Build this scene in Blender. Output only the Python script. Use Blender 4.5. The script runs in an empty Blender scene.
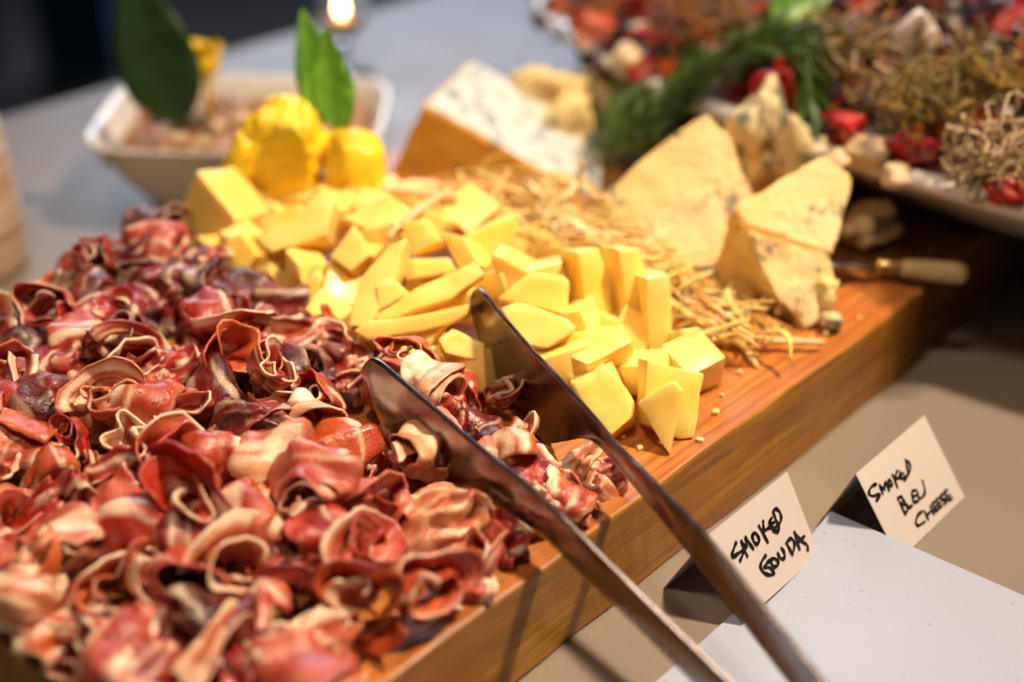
import bpy, bmesh, math, random
from mathutils import Vector, Matrix, noise
R = random.Random(7)
C = bpy.context.scene.collection
# ------------------------------------------------------------------ frame of reference
H = .396; PITCH = math.radians(28.8); FPX = 1422.2
U = Vector((.657, .754, 0)).normalized(); V = Vector((-.754, .657, 0)).normalized(); Z = Vector((0, 0, 1))
CAM = Vector((0, 0, H))
TOP = .049                                   # height of the chopping board's upper face
def W(u, v, z=0.): return U*u + V*v + Z*z
def ray(px, py):
    a = (px-512)/FPX; b = -(py-341)/FPX
    return Vector((a, math.cos(PITCH)+b*math.sin(PITCH), -math.sin(PITCH)+b*math.cos(PITCH)))
def at(px, py, z):
    d = ray(px, py); return CAM + d*((z-H)/d.z)
def at_plane(px, py, p0, n):
    d = ray(px, py); return CAM + d*((p0-CAM).dot(n)/d.dot(n))
def project(p):
    q = p-CAM; f = q.y*math.cos(PITCH)-q.z*math.sin(PITCH); up = q.y*math.sin(PITCH)+q.z*math.cos(PITCH)
    return 512+FPX*q.x/f, 341-FPX*up/f
def sm(a, b, x):
    t = max(0., min(1., (x-a)/(b-a))); return t*t*(3-2*t)
def mixc(a, b, t): return tuple(a[i]*(1-t)+b[i]*t for i in range(3))

# ------------------------------------------------------------------ objects
def tag(o, label=None, cat=None, group=None, kind=None):
    if label: o['label'] = label
    if cat: o['category'] = cat
    if group: o['group'] = group
    if kind: o['kind'] = kind
    return o
def thing(name, label, cat, loc=(0, 0, 0), group=None):
    o = bpy.data.objects.new(name, None); C.objects.link(o); o.location = loc; o.empty_display_size = .01
    return tag(o, label, cat, group)
def link(name, me, mat, parent=None):
    o = bpy.data.objects.new(name, me); C.objects.link(o)
    for m in (mat if isinstance(mat, (list, tuple)) else [mat]): me.materials.append(m)
    if parent:
        o.parent = parent; o.matrix_parent_inverse = Matrix.Translation(-Vector(parent.location))
    return o
def mesh(name, verts, faces, mat, parent=None, smooth=True, cols=None, center=False):
    off = Vector((0, 0, 0))
    if center:
        off = sum((Vector(v) for v in verts), Vector())/len(verts)
        verts = [Vector(v)-off for v in verts]
    me = bpy.data.meshes.new(name); me.from_pydata([tuple(v) for v in verts], [], faces); me.update()
    if cols:
        a = me.attributes.new('Col', 'FLOAT_COLOR', 'POINT')
        for i, c in enumerate(cols): a.data[i].color = (c[0], c[1], c[2], 1)
    if smooth: me.polygons.foreach_set('use_smooth', [True]*len(me.polygons))
    o = link(name, me, mat, parent)
    if center: o.location = off
    return o
def from_bm(name, bm, mat, parent=None, smooth=True):
    me = bpy.data.meshes.new(name); bmesh.ops.recalc_face_normals(bm, faces=bm.faces); bm.to_mesh(me); bm.free()
    if smooth: me.polygons.foreach_set('use_smooth', [True]*len(me.polygons))
    return link(name, me, mat, parent)
class Bag:
    """collects geometry for one mesh"""
    def __init__(s): s.v = []; s.f = []; s.c = []
    def add(s, v, f, col=None):
        n = len(s.v); s.v += [Vector(x) for x in v]; s.f += [tuple(i+n for i in q) for q in f]
        if col is not None: s.c += (col if isinstance(col, list) else [col]*len(v))
    def build(s, name, mat, parent=None, smooth=True, center=False):
        return mesh(name, s.v, s.f, mat, parent, smooth, s.c or None, center)
def tube(pts, rad, n=6, flat=1.):
    pts = [Vector(p) for p in pts]; vs = []; fs = []
    for i, p in enumerate(pts):
        d = (pts[min(i+1, len(pts)-1)]-pts[max(i-1, 0)]).normalized()
        a = d.cross(Z if abs(d.z) < .9 else Vector((1, 0, 0))).normalized(); b = d.cross(a)
        r = rad[i] if isinstance(rad, (list, tuple)) else rad
        for k in range(n):
            t = 2*math.pi*k/n; vs.append(p+a*r*math.cos(t)+b*r*flat*math.sin(t))
    for i in range(len(pts)-1):
        for k in range(n): fs.append((i*n+k, i*n+(k+1) % n, (i+1)*n+(k+1) % n, (i+1)*n+k))
    fs.append(tuple(range(n-1, -1, -1))); fs.append(tuple(range((len(pts)-1)*n, len(pts)*n)))
    return vs, fs
def lathe(prof, n=48, c=(0, 0, 0), sx=1., sy=1.):
    vs = []; fs = []
    for r, z in prof:
        for k in range(n):
            t = 2*math.pi*k/n; vs.append(Vector((c[0]+r*sx*math.cos(t), c[1]+r*sy*math.sin(t), c[2]+z)))
    for i in range(len(prof)-1):
        for k in range(n): fs.append((i*n+k, i*n+(k+1) % n, (i+1)*n+(k+1) % n, (i+1)*n+k))
    return vs, fs
def catmull(P, n):
    out = []; m = len(P)-1
    for i in range(n):
        x = i/(n-1)*m; k = min(int(x), m-1); t = x-k
        a, b, c, d = P[max(k-1, 0)], P[k], P[k+1], P[min(k+2, m)]
        out.append(.5*((2*b)+(c-a)*t+(2*a-5*b+4*c-d)*t*t+(3*b-a-3*c+d)*t**3))
    return out

# ------------------------------------------------------------------ materials
class NT:
    def __init__(s, name):
        s.m = bpy.data.materials.new(name); s.m.use_nodes = True; s.t = s.m.node_tree; s.b = s.t.nodes['Principled BSDF']
    def n(s, typ, **kw):
        x = s.t.nodes.new(typ)
        for k, v in kw.items():
            if k in x.inputs.keys(): x.inputs[k].default_value = v
            else: setattr(x, k, v)
        return x
    def l(s, a, b): s.t.links.new(a, b)
    def coord(s, scale=(1, 1, 1), kind='Object'):
        tc = s.n('ShaderNodeTexCoord'); mp = s.n('ShaderNodeMapping'); mp.inputs['Scale'].default_value = scale
        s.l(tc.outputs[kind], mp.inputs['Vector']); return mp.outputs['Vector']
    def noise(s, vec, scale, detail=4, rough=.55):
        x = s.n('ShaderNodeTexNoise', Scale=scale, Detail=detail, Roughness=rough); s.l(vec, x.inputs['Vector']); return x.outputs['Fac']
    def ramp(s, fac, stops):
        r = s.n('ShaderNodeValToRGB'); e = r.color_ramp.elements
        while len(e) < len(stops): e.new(.5)
        for q, (p, c) in zip(e, stops): q.position = p; q.color = (*c, 1) if len(c) == 3 else c
        s.l(fac, r.inputs['Fac']); return r.outputs['Color']
    def mix(s, fac, a, b, mode='MIX'):
        x = s.n('ShaderNodeMix', data_type='RGBA', blend_type=mode)
        for sock, val in ((x.inputs[0], fac), (x.inputs[6], a), (x.inputs[7], b)):
            if isinstance(val, bpy.types.NodeSocket): s.l(val, sock)
            else: sock.default_value = val if not isinstance(val, tuple) or len(val) == 4 else (*val, 1)
        return x.outputs[2]
    def bump(s, h, strength=.3, dist=.001):
        x = s.n('ShaderNodeBump', Strength=strength, Distance=dist); s.l(h, x.inputs['Height']); s.l(x.outputs['Normal'], s.b.inputs['Normal'])
    def set(s, **kw):
        for k, v in kw.items():
            i = s.b.inputs[k.replace('_', ' ')]
            if isinstance(v, bpy.types.NodeSocket): s.l(v, i)
            else: i.default_value = (*v, 1) if isinstance(v, tuple) and i.type == 'RGBA' else v
        return s.m
def g(x): return (x, x, x)

def m_simple(name, col, rough=.5, var=.12, scale=60, bump=.15, dist=.0006, **kw):
    t = NT(name); v = t.coord(); f = t.noise(v, scale)
    c = t.ramp(f, [(.3, tuple(x*(1-var) for x in col)), (.7, tuple(min(1, x*(1+var)) for x in col))])
    t.bump(t.noise(v, scale*4), bump, dist)
    return t.set(Base_Color=c, Roughness=rough, **kw)
def m_cheese():
    t = NT('gouda'); v = t.coord(); oi = t.n('ShaderNodeObjectInfo').outputs['Random']
    a = t.ramp(oi, [(0, (.94, .585, .06)), (.5, (.96, .64, .10)), (1, (.96, .68, .16))])
    b = t.mix(t.ramp(t.noise(v, 55, 5), [(.35, g(0)), (.75, g(1))]), a, (.97, .71, .22))
    holes = t.ramp(t.noise(v, 420, 2), [(.27, g(.5)), (.31, g(0))])
    c = t.mix(holes, b, (.82, .46, .04))
    pt = t.n('ShaderNodeNewGeometry').outputs['Pointiness']; c = t.mix(t.ramp(pt, [(.52, g(0)), (.62, g(.4))]), c, (.98, .84, .45))
    h = t.mix(.5, t.noise(v, 900, 3), t.noise(t.coord((1, 1, 9)), 150, 3))
    t.bump(h, .12, .0006)
    return t.set(Base_Color=c, Roughness=t.ramp(t.noise(v, 130), [(.3, g(.28)), (.7, g(.45))]), Subsurface_Weight=.35, Subsurface_Radius=(.01, .005, .0015), Subsurface_Scale=.5, Coat_Weight=.08, Coat_Roughness=.3)
def m_blue(name, base, spot, lo=.56, hi=.66, scale=70, alt=None):
    t = NT(name); v = t.coord()
    f = t.ramp(t.noise(v, scale, 5, .62), [(lo, g(0)), (hi, g(1))])
    f2 = t.ramp(t.noise(v, scale*.35, 3), [(.35, g(0)), (.65, g(1))])
    c0 = t.mix(f2, base, alt or tuple(x*.86 for x in base))
    c = t.mix(f, c0, spot)
    t.bump(t.noise(v, 240, 6, .7), .6, .0025)
    return t.set(Base_Color=c, Roughness=.6, Subsurface_Weight=.15, Subsurface_Radius=(.008, .005, .002), Subsurface_Scale=.5)
def m_ham():
    t = NT('cured_ham'); v = t.coord(); at_ = t.n('ShaderNodeAttribute', attribute_name='Col')
    fib = t.noise(t.coord((1, 1, 1)), 190, 6, .7)
    c = t.mix(t.ramp(fib, [(.48, g(0)), (.8, g(.32))]), at_.outputs['Color'], (.85, .50, .34), 'MIX')
    sep = t.n('ShaderNodeSeparateColor'); t.l(at_.outputs['Color'], sep.inputs[0])
    c2 = t.mix(t.ramp(t.noise(v, 60, 4), [(.35, g(.55)), (.65, g(0))]), c, (.55, .5, .5), 'MULTIPLY')
    c3 = t.mix(.62, at_.outputs['Color'], c2)
    t.bump(t.mix(.5, t.noise(v, 160, 5, .65), t.noise(v, 700, 3)), .55, .0016)
    return t.set(Base_Color=c3, Roughness=t.ramp(t.noise(v, 120), [(.35, g(.26)), (.7, g(.5))]), Subsurface_Weight=.22, Subsurface_Radius=(.012, .003, .002), Subsurface_Scale=.35, Specular_IOR_Level=.55, Coat_Weight=.12, Coat_Roughness=.16)
def m_attr(name, rough=.5, trans=0., sss=0.):
    t = NT(name); a = t.n('ShaderNodeAttribute', attribute_name='Col'); v = t.coord()
    c = t.mix(t.ramp(t.noise(v, 120, 4), [(.3, g(.7)), (.7, g(0))]), a.outputs['Color'], (.6, .55, .5), 'MULTIPLY')
    t.bump(t.noise(v, 300), .3, .001)
    return t.set(Base_Color=c, Roughness=rough, Subsurface_Weight=sss, Subsurface_Radius=(.006, .003, .001), Subsurface_Scale=.5)
def m_wood(name, cols, grain_dir, rough, bump=.35, across=26., coat=.2):
    # grain_dir: 0 = along local X
    t = NT(name); sc = [across, across, across]; sc[grain_dir] = 2.2
    v = t.coord(tuple(sc)); f = t.noise(v, 1.6, 8, .65)
    c = t.ramp(f, [(.28, cols[0]), (.46, cols[1]), (.58, cols[2]), (.75, cols[3])])
    sc2 = [across*9]*3; sc2[grain_dir] = 9
    fine = t.noise(t.coord(tuple(sc2)), 1.5, 4)
    c2 = t.mix(t.ramp(fine, [(.35, g(.7)), (.6, g(0))]), c, tuple(x*.5 for x in cols[0]))
    blot = t.ramp(t.noise(t.coord(), 14, 4), [(.35, g(.6)), (.65, g(0))])
    c3 = t.mix(blot, c2, tuple(x*.55 for x in cols[1]))
    t.bump(t.mix(.5, f, fine), bump, .0012)
    return t.set(Base_Color=c3, Roughness=t.ramp(t.noise(t.coord(), 35), [(.3, g(rough*.75)), (.7, g(rough*1.3))]), Coat_Weight=coat, Coat_Roughness=.25)
def m_table():
    t = NT('pale_table'); v = t.coord()
    c = t.ramp(t.noise(v, 6, 5), [(.3, (.195, .160, .130)), (.7, (.235, .197, .165))])
    sp = t.ramp(t.noise(v, 500, 2), [(.27, g(1)), (.31, g(0))])
    c = t.mix(sp, c, (.36, .31, .26)); t.bump(t.noise(v, 350), .08, .0005)
    return t.set(Base_Color=c, Roughness=t.ramp(t.noise(v, 20), [(.3, g(.33)), (.7, g(.45))]))
def m_paper(name, col, spk=.32):
    t = NT(name); v = t.coord(); c = t.ramp(t.noise(v, 12, 5), [(.3, tuple(x*.95 for x in col)), (.7, col)])
    sp = t.ramp(t.noise(v, 420, 2), [(spk-.05, g(1)), (spk, g(0))]); c = t.mix(sp, c, tuple(x*.72 for x in col))
    t.bump(t.noise(v, 420, 4), .12, .0004)
    return t.set(Base_Color=c, Roughness=.42)
def m_steel():
    t = NT('brushed_steel'); v = t.coord((6, 6, 6)); f = t.noise(v, 9, 5)
    c = t.ramp(f, [(.3, (.27, .235, .245)), (.7, (.35, .31, .315))])
    t.bump(t.noise(t.coord(), 900), .03, .0003)
    sm_ = t.ramp(t.noise(t.coord(), 90, 5), [(.35, g(.20)), (.7, g(.32))])
    return t.set(Base_Color=c, Metallic=1., Roughness=sm_, Anisotropic=.3)
def m_leaf(name, a, b, rough=.4):
    t = NT(name); v = t.coord(); c = t.ramp(t.noise(v, 90, 4), [(.3, a), (.7, b)]); t.bump(t.noise(v, 350, 4), .4, .001)
    return t.set(Base_Color=c, Roughness=rough, Subsurface_Weight=.15, Subsurface_Radius=(.002, .006, .001), Subsurface_Scale=.4)

M = dict(
    cheese=m_cheese(), ham=m_ham(), attr=m_attr('salad_stuff', .35), straw=m_attr('straw', .55, sss=.1),
    blue=m_blue('blue_veined_cheese', (.70, .69, .66), (.20, .28, .38), .51, .62, 85, (.78, .78, .77)),
    orange=m_blue('wedge_rind', (.94, .58, .10), (.24, .24, .14), .60, .66, 60, (.88, .48, .05)),
    wedge=m_blue('aged_wedge', (.88, .60, .24), (.27, .24, .16), .575, .63, 60, (.92, .69, .37)),
    rind=m_blue('wedge_crust', (.88, .52, .11), (.5, .27, .06), .55, .7, 40),
    crumble=m_blue('blue_crumble', (.80, .68, .42), (.13, .15, .11), .5, .6, 60, (.72, .55, .26)),
    ycrumble=m_blue('yellow_crumble', (.90, .64, .20), (.62, .36, .06), .52, .68, 45, (.86, .72, .45)),
    table=m_table(), slab=m_paper('white_slab', (.36, .41, .55)), card=m_paper('card_stock', (.58, .525, .515), .2),
    ink=m_simple('black_marker', (.012, .011, .012), .35, .1),
    steel=m_steel(), china=m_simple('white_china', (.78, .76, .74), .18, .03, 20, .02, Coat_Weight=.4, Coat_Roughness=.08),
    garnish=m_simple('yellow_garnish', (.96, .66, .03), .32, .06, 60, .15, .001, Subsurface_Weight=.3, Subsurface_Radius=(.01, .006, .001), Subsurface_Scale=.5),
    leaf=m_leaf('fresh_leaf', (.075, .24, .015), (.17, .40, .04)), darkleaf=m_leaf('dark_leaf', (.006, .028, .004), (.016, .060, .008), .5),
    rosemary=m_leaf('rosemary_needle', (.018, .05, .008), (.10, .17, .035), .5), stem=m_simple('woody_stem', (.10, .07, .03), .7),
    tomato=m_simple('tomato_skin', (.45, .010, .006), .35, .4, 90, .4, .002), dtomato=m_simple('orange_tomato', (.55, .07, .01), .35, .4, 80, .4, .002),
    onion=m_simple('onion_petal', (.80, .66, .62), .35, .1), cream=m_simple('cream_cube', (.66, .49, .30), .5, .12, 80, .4, .001),
    handle=m_simple('cream_handle', (.60, .47, .25), .4, .15, 40), brass=m_simple('brass', (.55, .38, .14), .3, .1, Metallic=1.),
    dip=m_attr('nut_dip', .4), glass=None, ceramic=None,
)
t = NT('pot_glaze'); v = t.coord((1, 1, 14)); M['ceramic'] = t.set(Base_Color=t.ramp(t.noise(v, 7, 3), [(.35, (.38, .20, .09)), (.5, (.60, .44, .32)), (.65, (.66, .54, .46))]), Roughness=.3)
t = NT('clear_glass'); M['glass'] = t.set(Base_Color=(.95, .95, .96), Roughness=.02, Transmission_Weight=1., IOR=1.45)
t = NT('glow'); M['glow'] = t.set(Base_Color=(1, .7, .4), Emission_Color=(1, .62, .30), Emission_Strength=30.)
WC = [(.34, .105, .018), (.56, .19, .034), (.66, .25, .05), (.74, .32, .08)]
WF = [(.22, .075, .004), (.40, .16, .008), (.50, .22, .013), (.58, .28, .022)]  # yellower side grain; side faces' dimmer light also put into these tones
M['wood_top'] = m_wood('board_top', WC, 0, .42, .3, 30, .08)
M['wood_front_shaded'] = m_wood('board_front_shaded', WF, 0, .5, .5, 22, .1)
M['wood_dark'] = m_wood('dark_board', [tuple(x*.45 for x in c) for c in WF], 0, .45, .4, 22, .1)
M['floor'] = m_simple('dark_floor', (.012, .010, .009), .6, .3, 4)
M['wall'] = m_simple('dark_wall', (.006, .006, .008), .8, .3, 3)
M['curtain'] = m_simple('blue_cloth', (.012, .10, .23), .8, .25, 8)

# ------------------------------------------------------------------ the setting
def box_uv(name, u0, u1, v0, v1, z0, z1, mats, bevel=.002, seg=2, parent=None, wob=0.):
    """a box whose local X runs along the board's long direction"""
    bm = bmesh.new(); bmesh.ops.create_cube(bm, size=1)
    for q in bm.verts:
        q.co = Vector((q.co.x*(u1-u0), q.co.y*(v1-v0), q.co.z*(z1-z0)))
    if wob:
        bmesh.ops.subdivide_edges(bm, edges=[e for e in bm.edges if abs(e.verts[0].co.x-e.verts[1].co.x) > .01], cuts=40)
        for q in bm.verts:
            q.co.y += wob*noise.noise(Vector((q.co.x*30, q.co.y*20, q.co.z*60))); q.co.z += .5*wob*noise.noise(Vector((q.co.x*22+5, 3, q.co.z*60)))
    bmesh.ops.bevel(bm, geom=[e for e in bm.edges if len(e.link_faces) == 2 and e.calc_face_angle() > .5], offset=bevel, segments=seg, profile=.5, affect='EDGES')
    o = from_bm(name, bm, mats, parent, smooth=False)
    o.location = W((u0+u1)/2, (v0+v1)/2, (z0+z1)/2); o.rotation_euler = (0, 0, math.atan2(U.y, U.x))
    return o
o = mesh('floor', [(-9, -6, -.76), (9, -6, -.76), (9, 9, -.76), (-9, 9, -.76)], [(0, 1, 2, 3)], M['floor'], smooth=False); tag(o, kind='structure')
o = mesh('wall', [(-9, 6.2, -.76), (9, 6.2, -.76), (9, 6.2, 3), (-9, 6.2, 3)], [(0, 1, 2, 3)], M['wall'], smooth=False); tag(o, kind='structure')
def curtain(x0, x1, y, label):
    vs = []; fs = []; n = 60
    for i in range(n+1):
        x = x0+(x1-x0)*i/n; yy = y+.03*math.sin(i*.9)+.015*math.sin(i*2.3)
        vs += [(x, yy, -.755), (x, yy, 2.2)]
    for i in range(n): fs.append((2*i, 2*i+2, 2*i+3, 2*i+1))
    tag(mesh('curtain', vs, fs, M['curtain']), label, 'curtain', 'dark blue curtains in the background')
curtain(-2.9, -1.33, 3.6, 'dark blue hanging cloth at the far left of the background')
curtain(-1.19, -1.0, 3.5, 'narrow dark blue hanging cloth right of the wider one in the background')
tb = thing('table', 'pale speckled table top under the boards, cards and bowl', 'table', W(.6, .2, -.76))
box_uv('table_top', -.9, 2.1, -.9, 1.034, -.04, 0, M['table'], .003, 2, tb)
for u in (-.8, 2.0):
    for v in (-.8, .93): box_uv('leg', u-.03, u+.03, v-.03, v+.03, -.758, -.041, M['wall'], .003, 1, tb)

o = box_uv('cutting_board', .181, .6655, .284, .648, .0004, TOP, [M['wood_top'], M['wood_front_shaded']], .0016, 2, None, .0012)
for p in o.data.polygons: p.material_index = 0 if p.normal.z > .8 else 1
tag(o, 'long thick orange wooden board carrying the ham and cheese', 'cutting board')
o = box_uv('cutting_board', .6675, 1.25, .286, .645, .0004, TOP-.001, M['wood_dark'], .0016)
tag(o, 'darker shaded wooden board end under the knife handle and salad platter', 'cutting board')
vs = []; fs = []; us = [-.25, .2, .40]+[.44+.0605*i/24 for i in range(25)]; wv = [.2415, .2412, .20, .12, 0, -.25]
for k in (0, 1):
    for u in us:
        for v in wv: vs.append(W(u, v, .0006+.0165*sm(.42, .585, u)**1.5*1.9+(.0009 if k == 0 else 0)))
m_, n_ = len(wv), len(us); K = m_*n_
for i in range(n_-1):
    for j in range(m_-1):
        q = i*m_+j; fs += [(q, q+1, q+m_+1, q+m_), (K+q, K+q+m_, K+q+m_+1, K+q+1)]
for i in range(n_-1): fs += [(i*m_, i*m_+m_, K+i*m_+m_, K+i*m_), (i*m_+m_-1, K+i*m_+m_-1, K+i*m_+2*m_-1, i*m_+2*m_-1)]
for j in range(m_-1): fs += [(j, K+j, K+j+1, j+1), (K-m_+j, K-m_+j+1, 2*K-m_+j+1, 2*K-m_+j)]
o = mesh('white_sheet', vs, fs, M['slab'], smooth=False, center=True)
tag(o, 'flat white sheet with slightly lifted far edge on the table by the place cards', 'sheet')

# ------------------------------------------------------------------ tent cards with handwriting
def tent(u0, u1, va, za, vf, zf, vb, zb, label, zl=0.):
    root = thing('place_card', label, 'place card', W((u0+u1)/2, (vf+vb)/2, 0), 'handwritten tent cards')
    th = .0005; vs = []; n = Vector()
    rows = [(vf, zf), (va, za), (vb, zb)]
    nf = (V*(va-vf)+Z*(za-zf)).cross(U).normalized(); nf = -nf if nf.dot(V) > 0 else nf
    nb = (V*(vb-va)+Z*(zb-za)).cross(U).normalized(); nb = -nb if nb.dot(V) < 0 else nb
    na = Z
    for k, (u, l) in enumerate(((u0, zl), (u1, 0.))):
        for (v, z), nn in zip(rows, (nf, na, nb)):
            p = W(u, v, z+l); vs += [p, p-nn*th]
    # per end: 0..5 = outer/inner of front, apex, back
    fs = []
    for i in (0, 2):
        fs += [(i, i+2, 6+i+2, 6+i), (i+1, 6+i+1, 6+i+3, i+3)]
    fs += [(0, 6, 7, 1), (4, 5, 11, 10)]
    for e in (0, 6): fs += [(e, e+1, e+3, e+2), (e+2, e+3, e+5, e+4)]
    bm = bmesh.new(); bv = [bm.verts.new(v) for v in vs]
    for f in fs: bm.faces.new([bv[i] for i in f])
    from_bm('card', bm, M['card'], root, smooth=False)
    p0 = W(u0, va, za+zl); p1 = W(u1, va, za); p2 = W(u0, vf, zf+zl)
    n = (p1-p0).cross(p2-p0).normalized(); n = -n if n.dot(V) > 0 else n
    return root, p0, n
def write(root, p0, n, strokes, org, sc, rad):
    b = Bag()
    for s in strokes:
        P = [at_plane(org[0]+x/sc, org[1]+y/sc, p0, n) for x, y in s]
        P = catmull(P, max(4, 5*(len(P)-1)+1)) if len(P) > 2 else [P[0].lerp(P[1], k/4) for k in range(5)]
        w = [rad*(1+.22*math.sin(i*.7+len(s))) for i in range(len(P))]
        # a flat marker line: ribbon a hair above the card, rounded ends
        a = n.orthogonal().normalized(); c = n.cross(a)
        for i, p in enumerate(P):
            q = p+n*.00035+n*(len(b.v) % 7)*.00001
            ring = [q+(a*math.cos(t)+c*math.sin(t))*w[i] for t in (2*math.pi*k/10 for k in range(10))]
            b.add(ring, [tuple(range(10))])
            if i:
                d = (p-P[i-1]).normalized(); s_ = d.cross(n)
                e = n*.00033
                b.add([P[i-1]+s_*w[i-1]+e, P[i-1]-s_*w[i-1]+e, p-s_*w[i]+e, p+s_*w[i]+e], [(0, 1, 2, 3)])
    b.build('handwriting', M['ink'], root, smooth=False)
r1, p0, n = tent(.417, .479, .2545, .039, .234, .0036, .275, .0004, 'white folded tent card handwritten SMOKED GOUDA beside the tongs')
write(r1, p0, n, [
    [(132, 366), (112, 420), (98, 466), (108, 486), (150, 455), (192, 430), (196, 450), (168, 514)],
    [(228, 478), (204, 418), (178, 350)], [(178, 350), (200, 384), (224, 398)], [(224, 398), (218, 345), (215, 316)], [(215, 316), (245, 365), (280, 416)],
    [(272, 300), (296, 280), (324, 318), (328, 358), (302, 374), (280, 342), (270, 300)],
    [(328, 222), (366, 290), (404, 360)], [(364, 180), (366, 225), (370, 268)], [(370, 268), (405, 240), (440, 224)],
    [(436, 152), (418, 190), (420, 216), (440, 200), (458, 188)], [(420, 216), (450, 250), (482, 268)],
    [(452, 112), (452, 88), (478, 76), (508, 108), (518, 155), (505, 195), (475, 225)], [(452, 112), (470, 160), (490, 205), (500, 238), (482, 272), (448, 262), (455, 235)],
    [(384, 474), (350, 525), (342, 575), (372, 620), (420, 638), (456, 626), (424, 578), (372, 572)], [(372, 572), (400, 530), (428, 512)],
    [(428, 512), (456, 496), (490, 522), (486, 556), (456, 568), (434, 540), (428, 512)],
    [(488, 452), (504, 488), (530, 502), (548, 484), (540, 440), (518, 408)],
    [(562, 366), (586, 410), (612, 464)], [(562, 366), (596, 328), (624, 348), (630, 395), (612, 464)],
    [(630, 275), (652, 350), (674, 420)], [(630, 275), (690, 345), (740, 385), (744, 424)], [(655, 372), (686, 340), (714, 308)]], (720, 500), 8.52, .00080)
r2, p0, n = tent(.502, .568, .2325, .036, .206, .0006, .248, .0006, 'white folded tent card handwritten SMOKED BLEU CHEESE further right', 0.)
write(r2, p0, n, [
    [(132, 290), (92, 315), (72, 368), (105, 392), (158, 378), (164, 392), (136, 432)],
    [(188, 370), (176, 335), (164, 300)], [(164, 300), (186, 322), (204, 336)], [(204, 336), (206, 300), (214, 274)], [(214, 274), (230, 310), (246, 346)],
    [(236, 262), (254, 258), (268, 290), (258, 310), (240, 290), (236, 262)],
    [(272, 212), (290, 250), (316, 320)], [(312, 178), (300, 215), (296, 256)], [(296, 256), (320, 240), (344, 228)],
    [(334, 180), (338, 220), (350, 246), (382, 226)], [(340, 212), (366, 196)],
    [(384, 84), (398, 150), (404, 210), (376, 256)], [(384, 84), (416, 112), (424, 165), (404, 210)],
    [(318, 410), (346, 470), (380, 544)], [(318, 410), (348, 398), (362, 430), (346, 470)], [(346, 470), (392, 466), (402, 506), (380, 544)],
    [(374, 432), (404, 492), (440, 472)],
    [(436, 372), (452, 440), (490, 436)], [(446, 400), (478, 384)], [(444, 350), (476, 340)],
    [(486, 356), (500, 412), (530, 398), (550, 350), (530, 262)],
    [(528, 520), (490, 556), (472, 612), (492, 644), (546, 612)],
    [(546, 526), (562, 560), (578, 594)], [(596, 480), (610, 512), (626, 548)], [(562, 560), (610, 512)],
    [(618, 470), (638, 518), (664, 504)], [(628, 492), (650, 476)], [(614, 454), (640, 438)],
    [(650, 438), (670, 488), (692, 474)], [(658, 462), (680, 446)], [(646, 424), (670, 408)],
    [(704, 376), (680, 396), (692, 424), (722, 420), (726, 446), (708, 462)],
    [(722, 372), (746, 428), (782, 408)], [(734, 398), (764, 384)], [(716, 356), (742, 338)]], (860, 450), 8.52, .00072)

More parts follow.
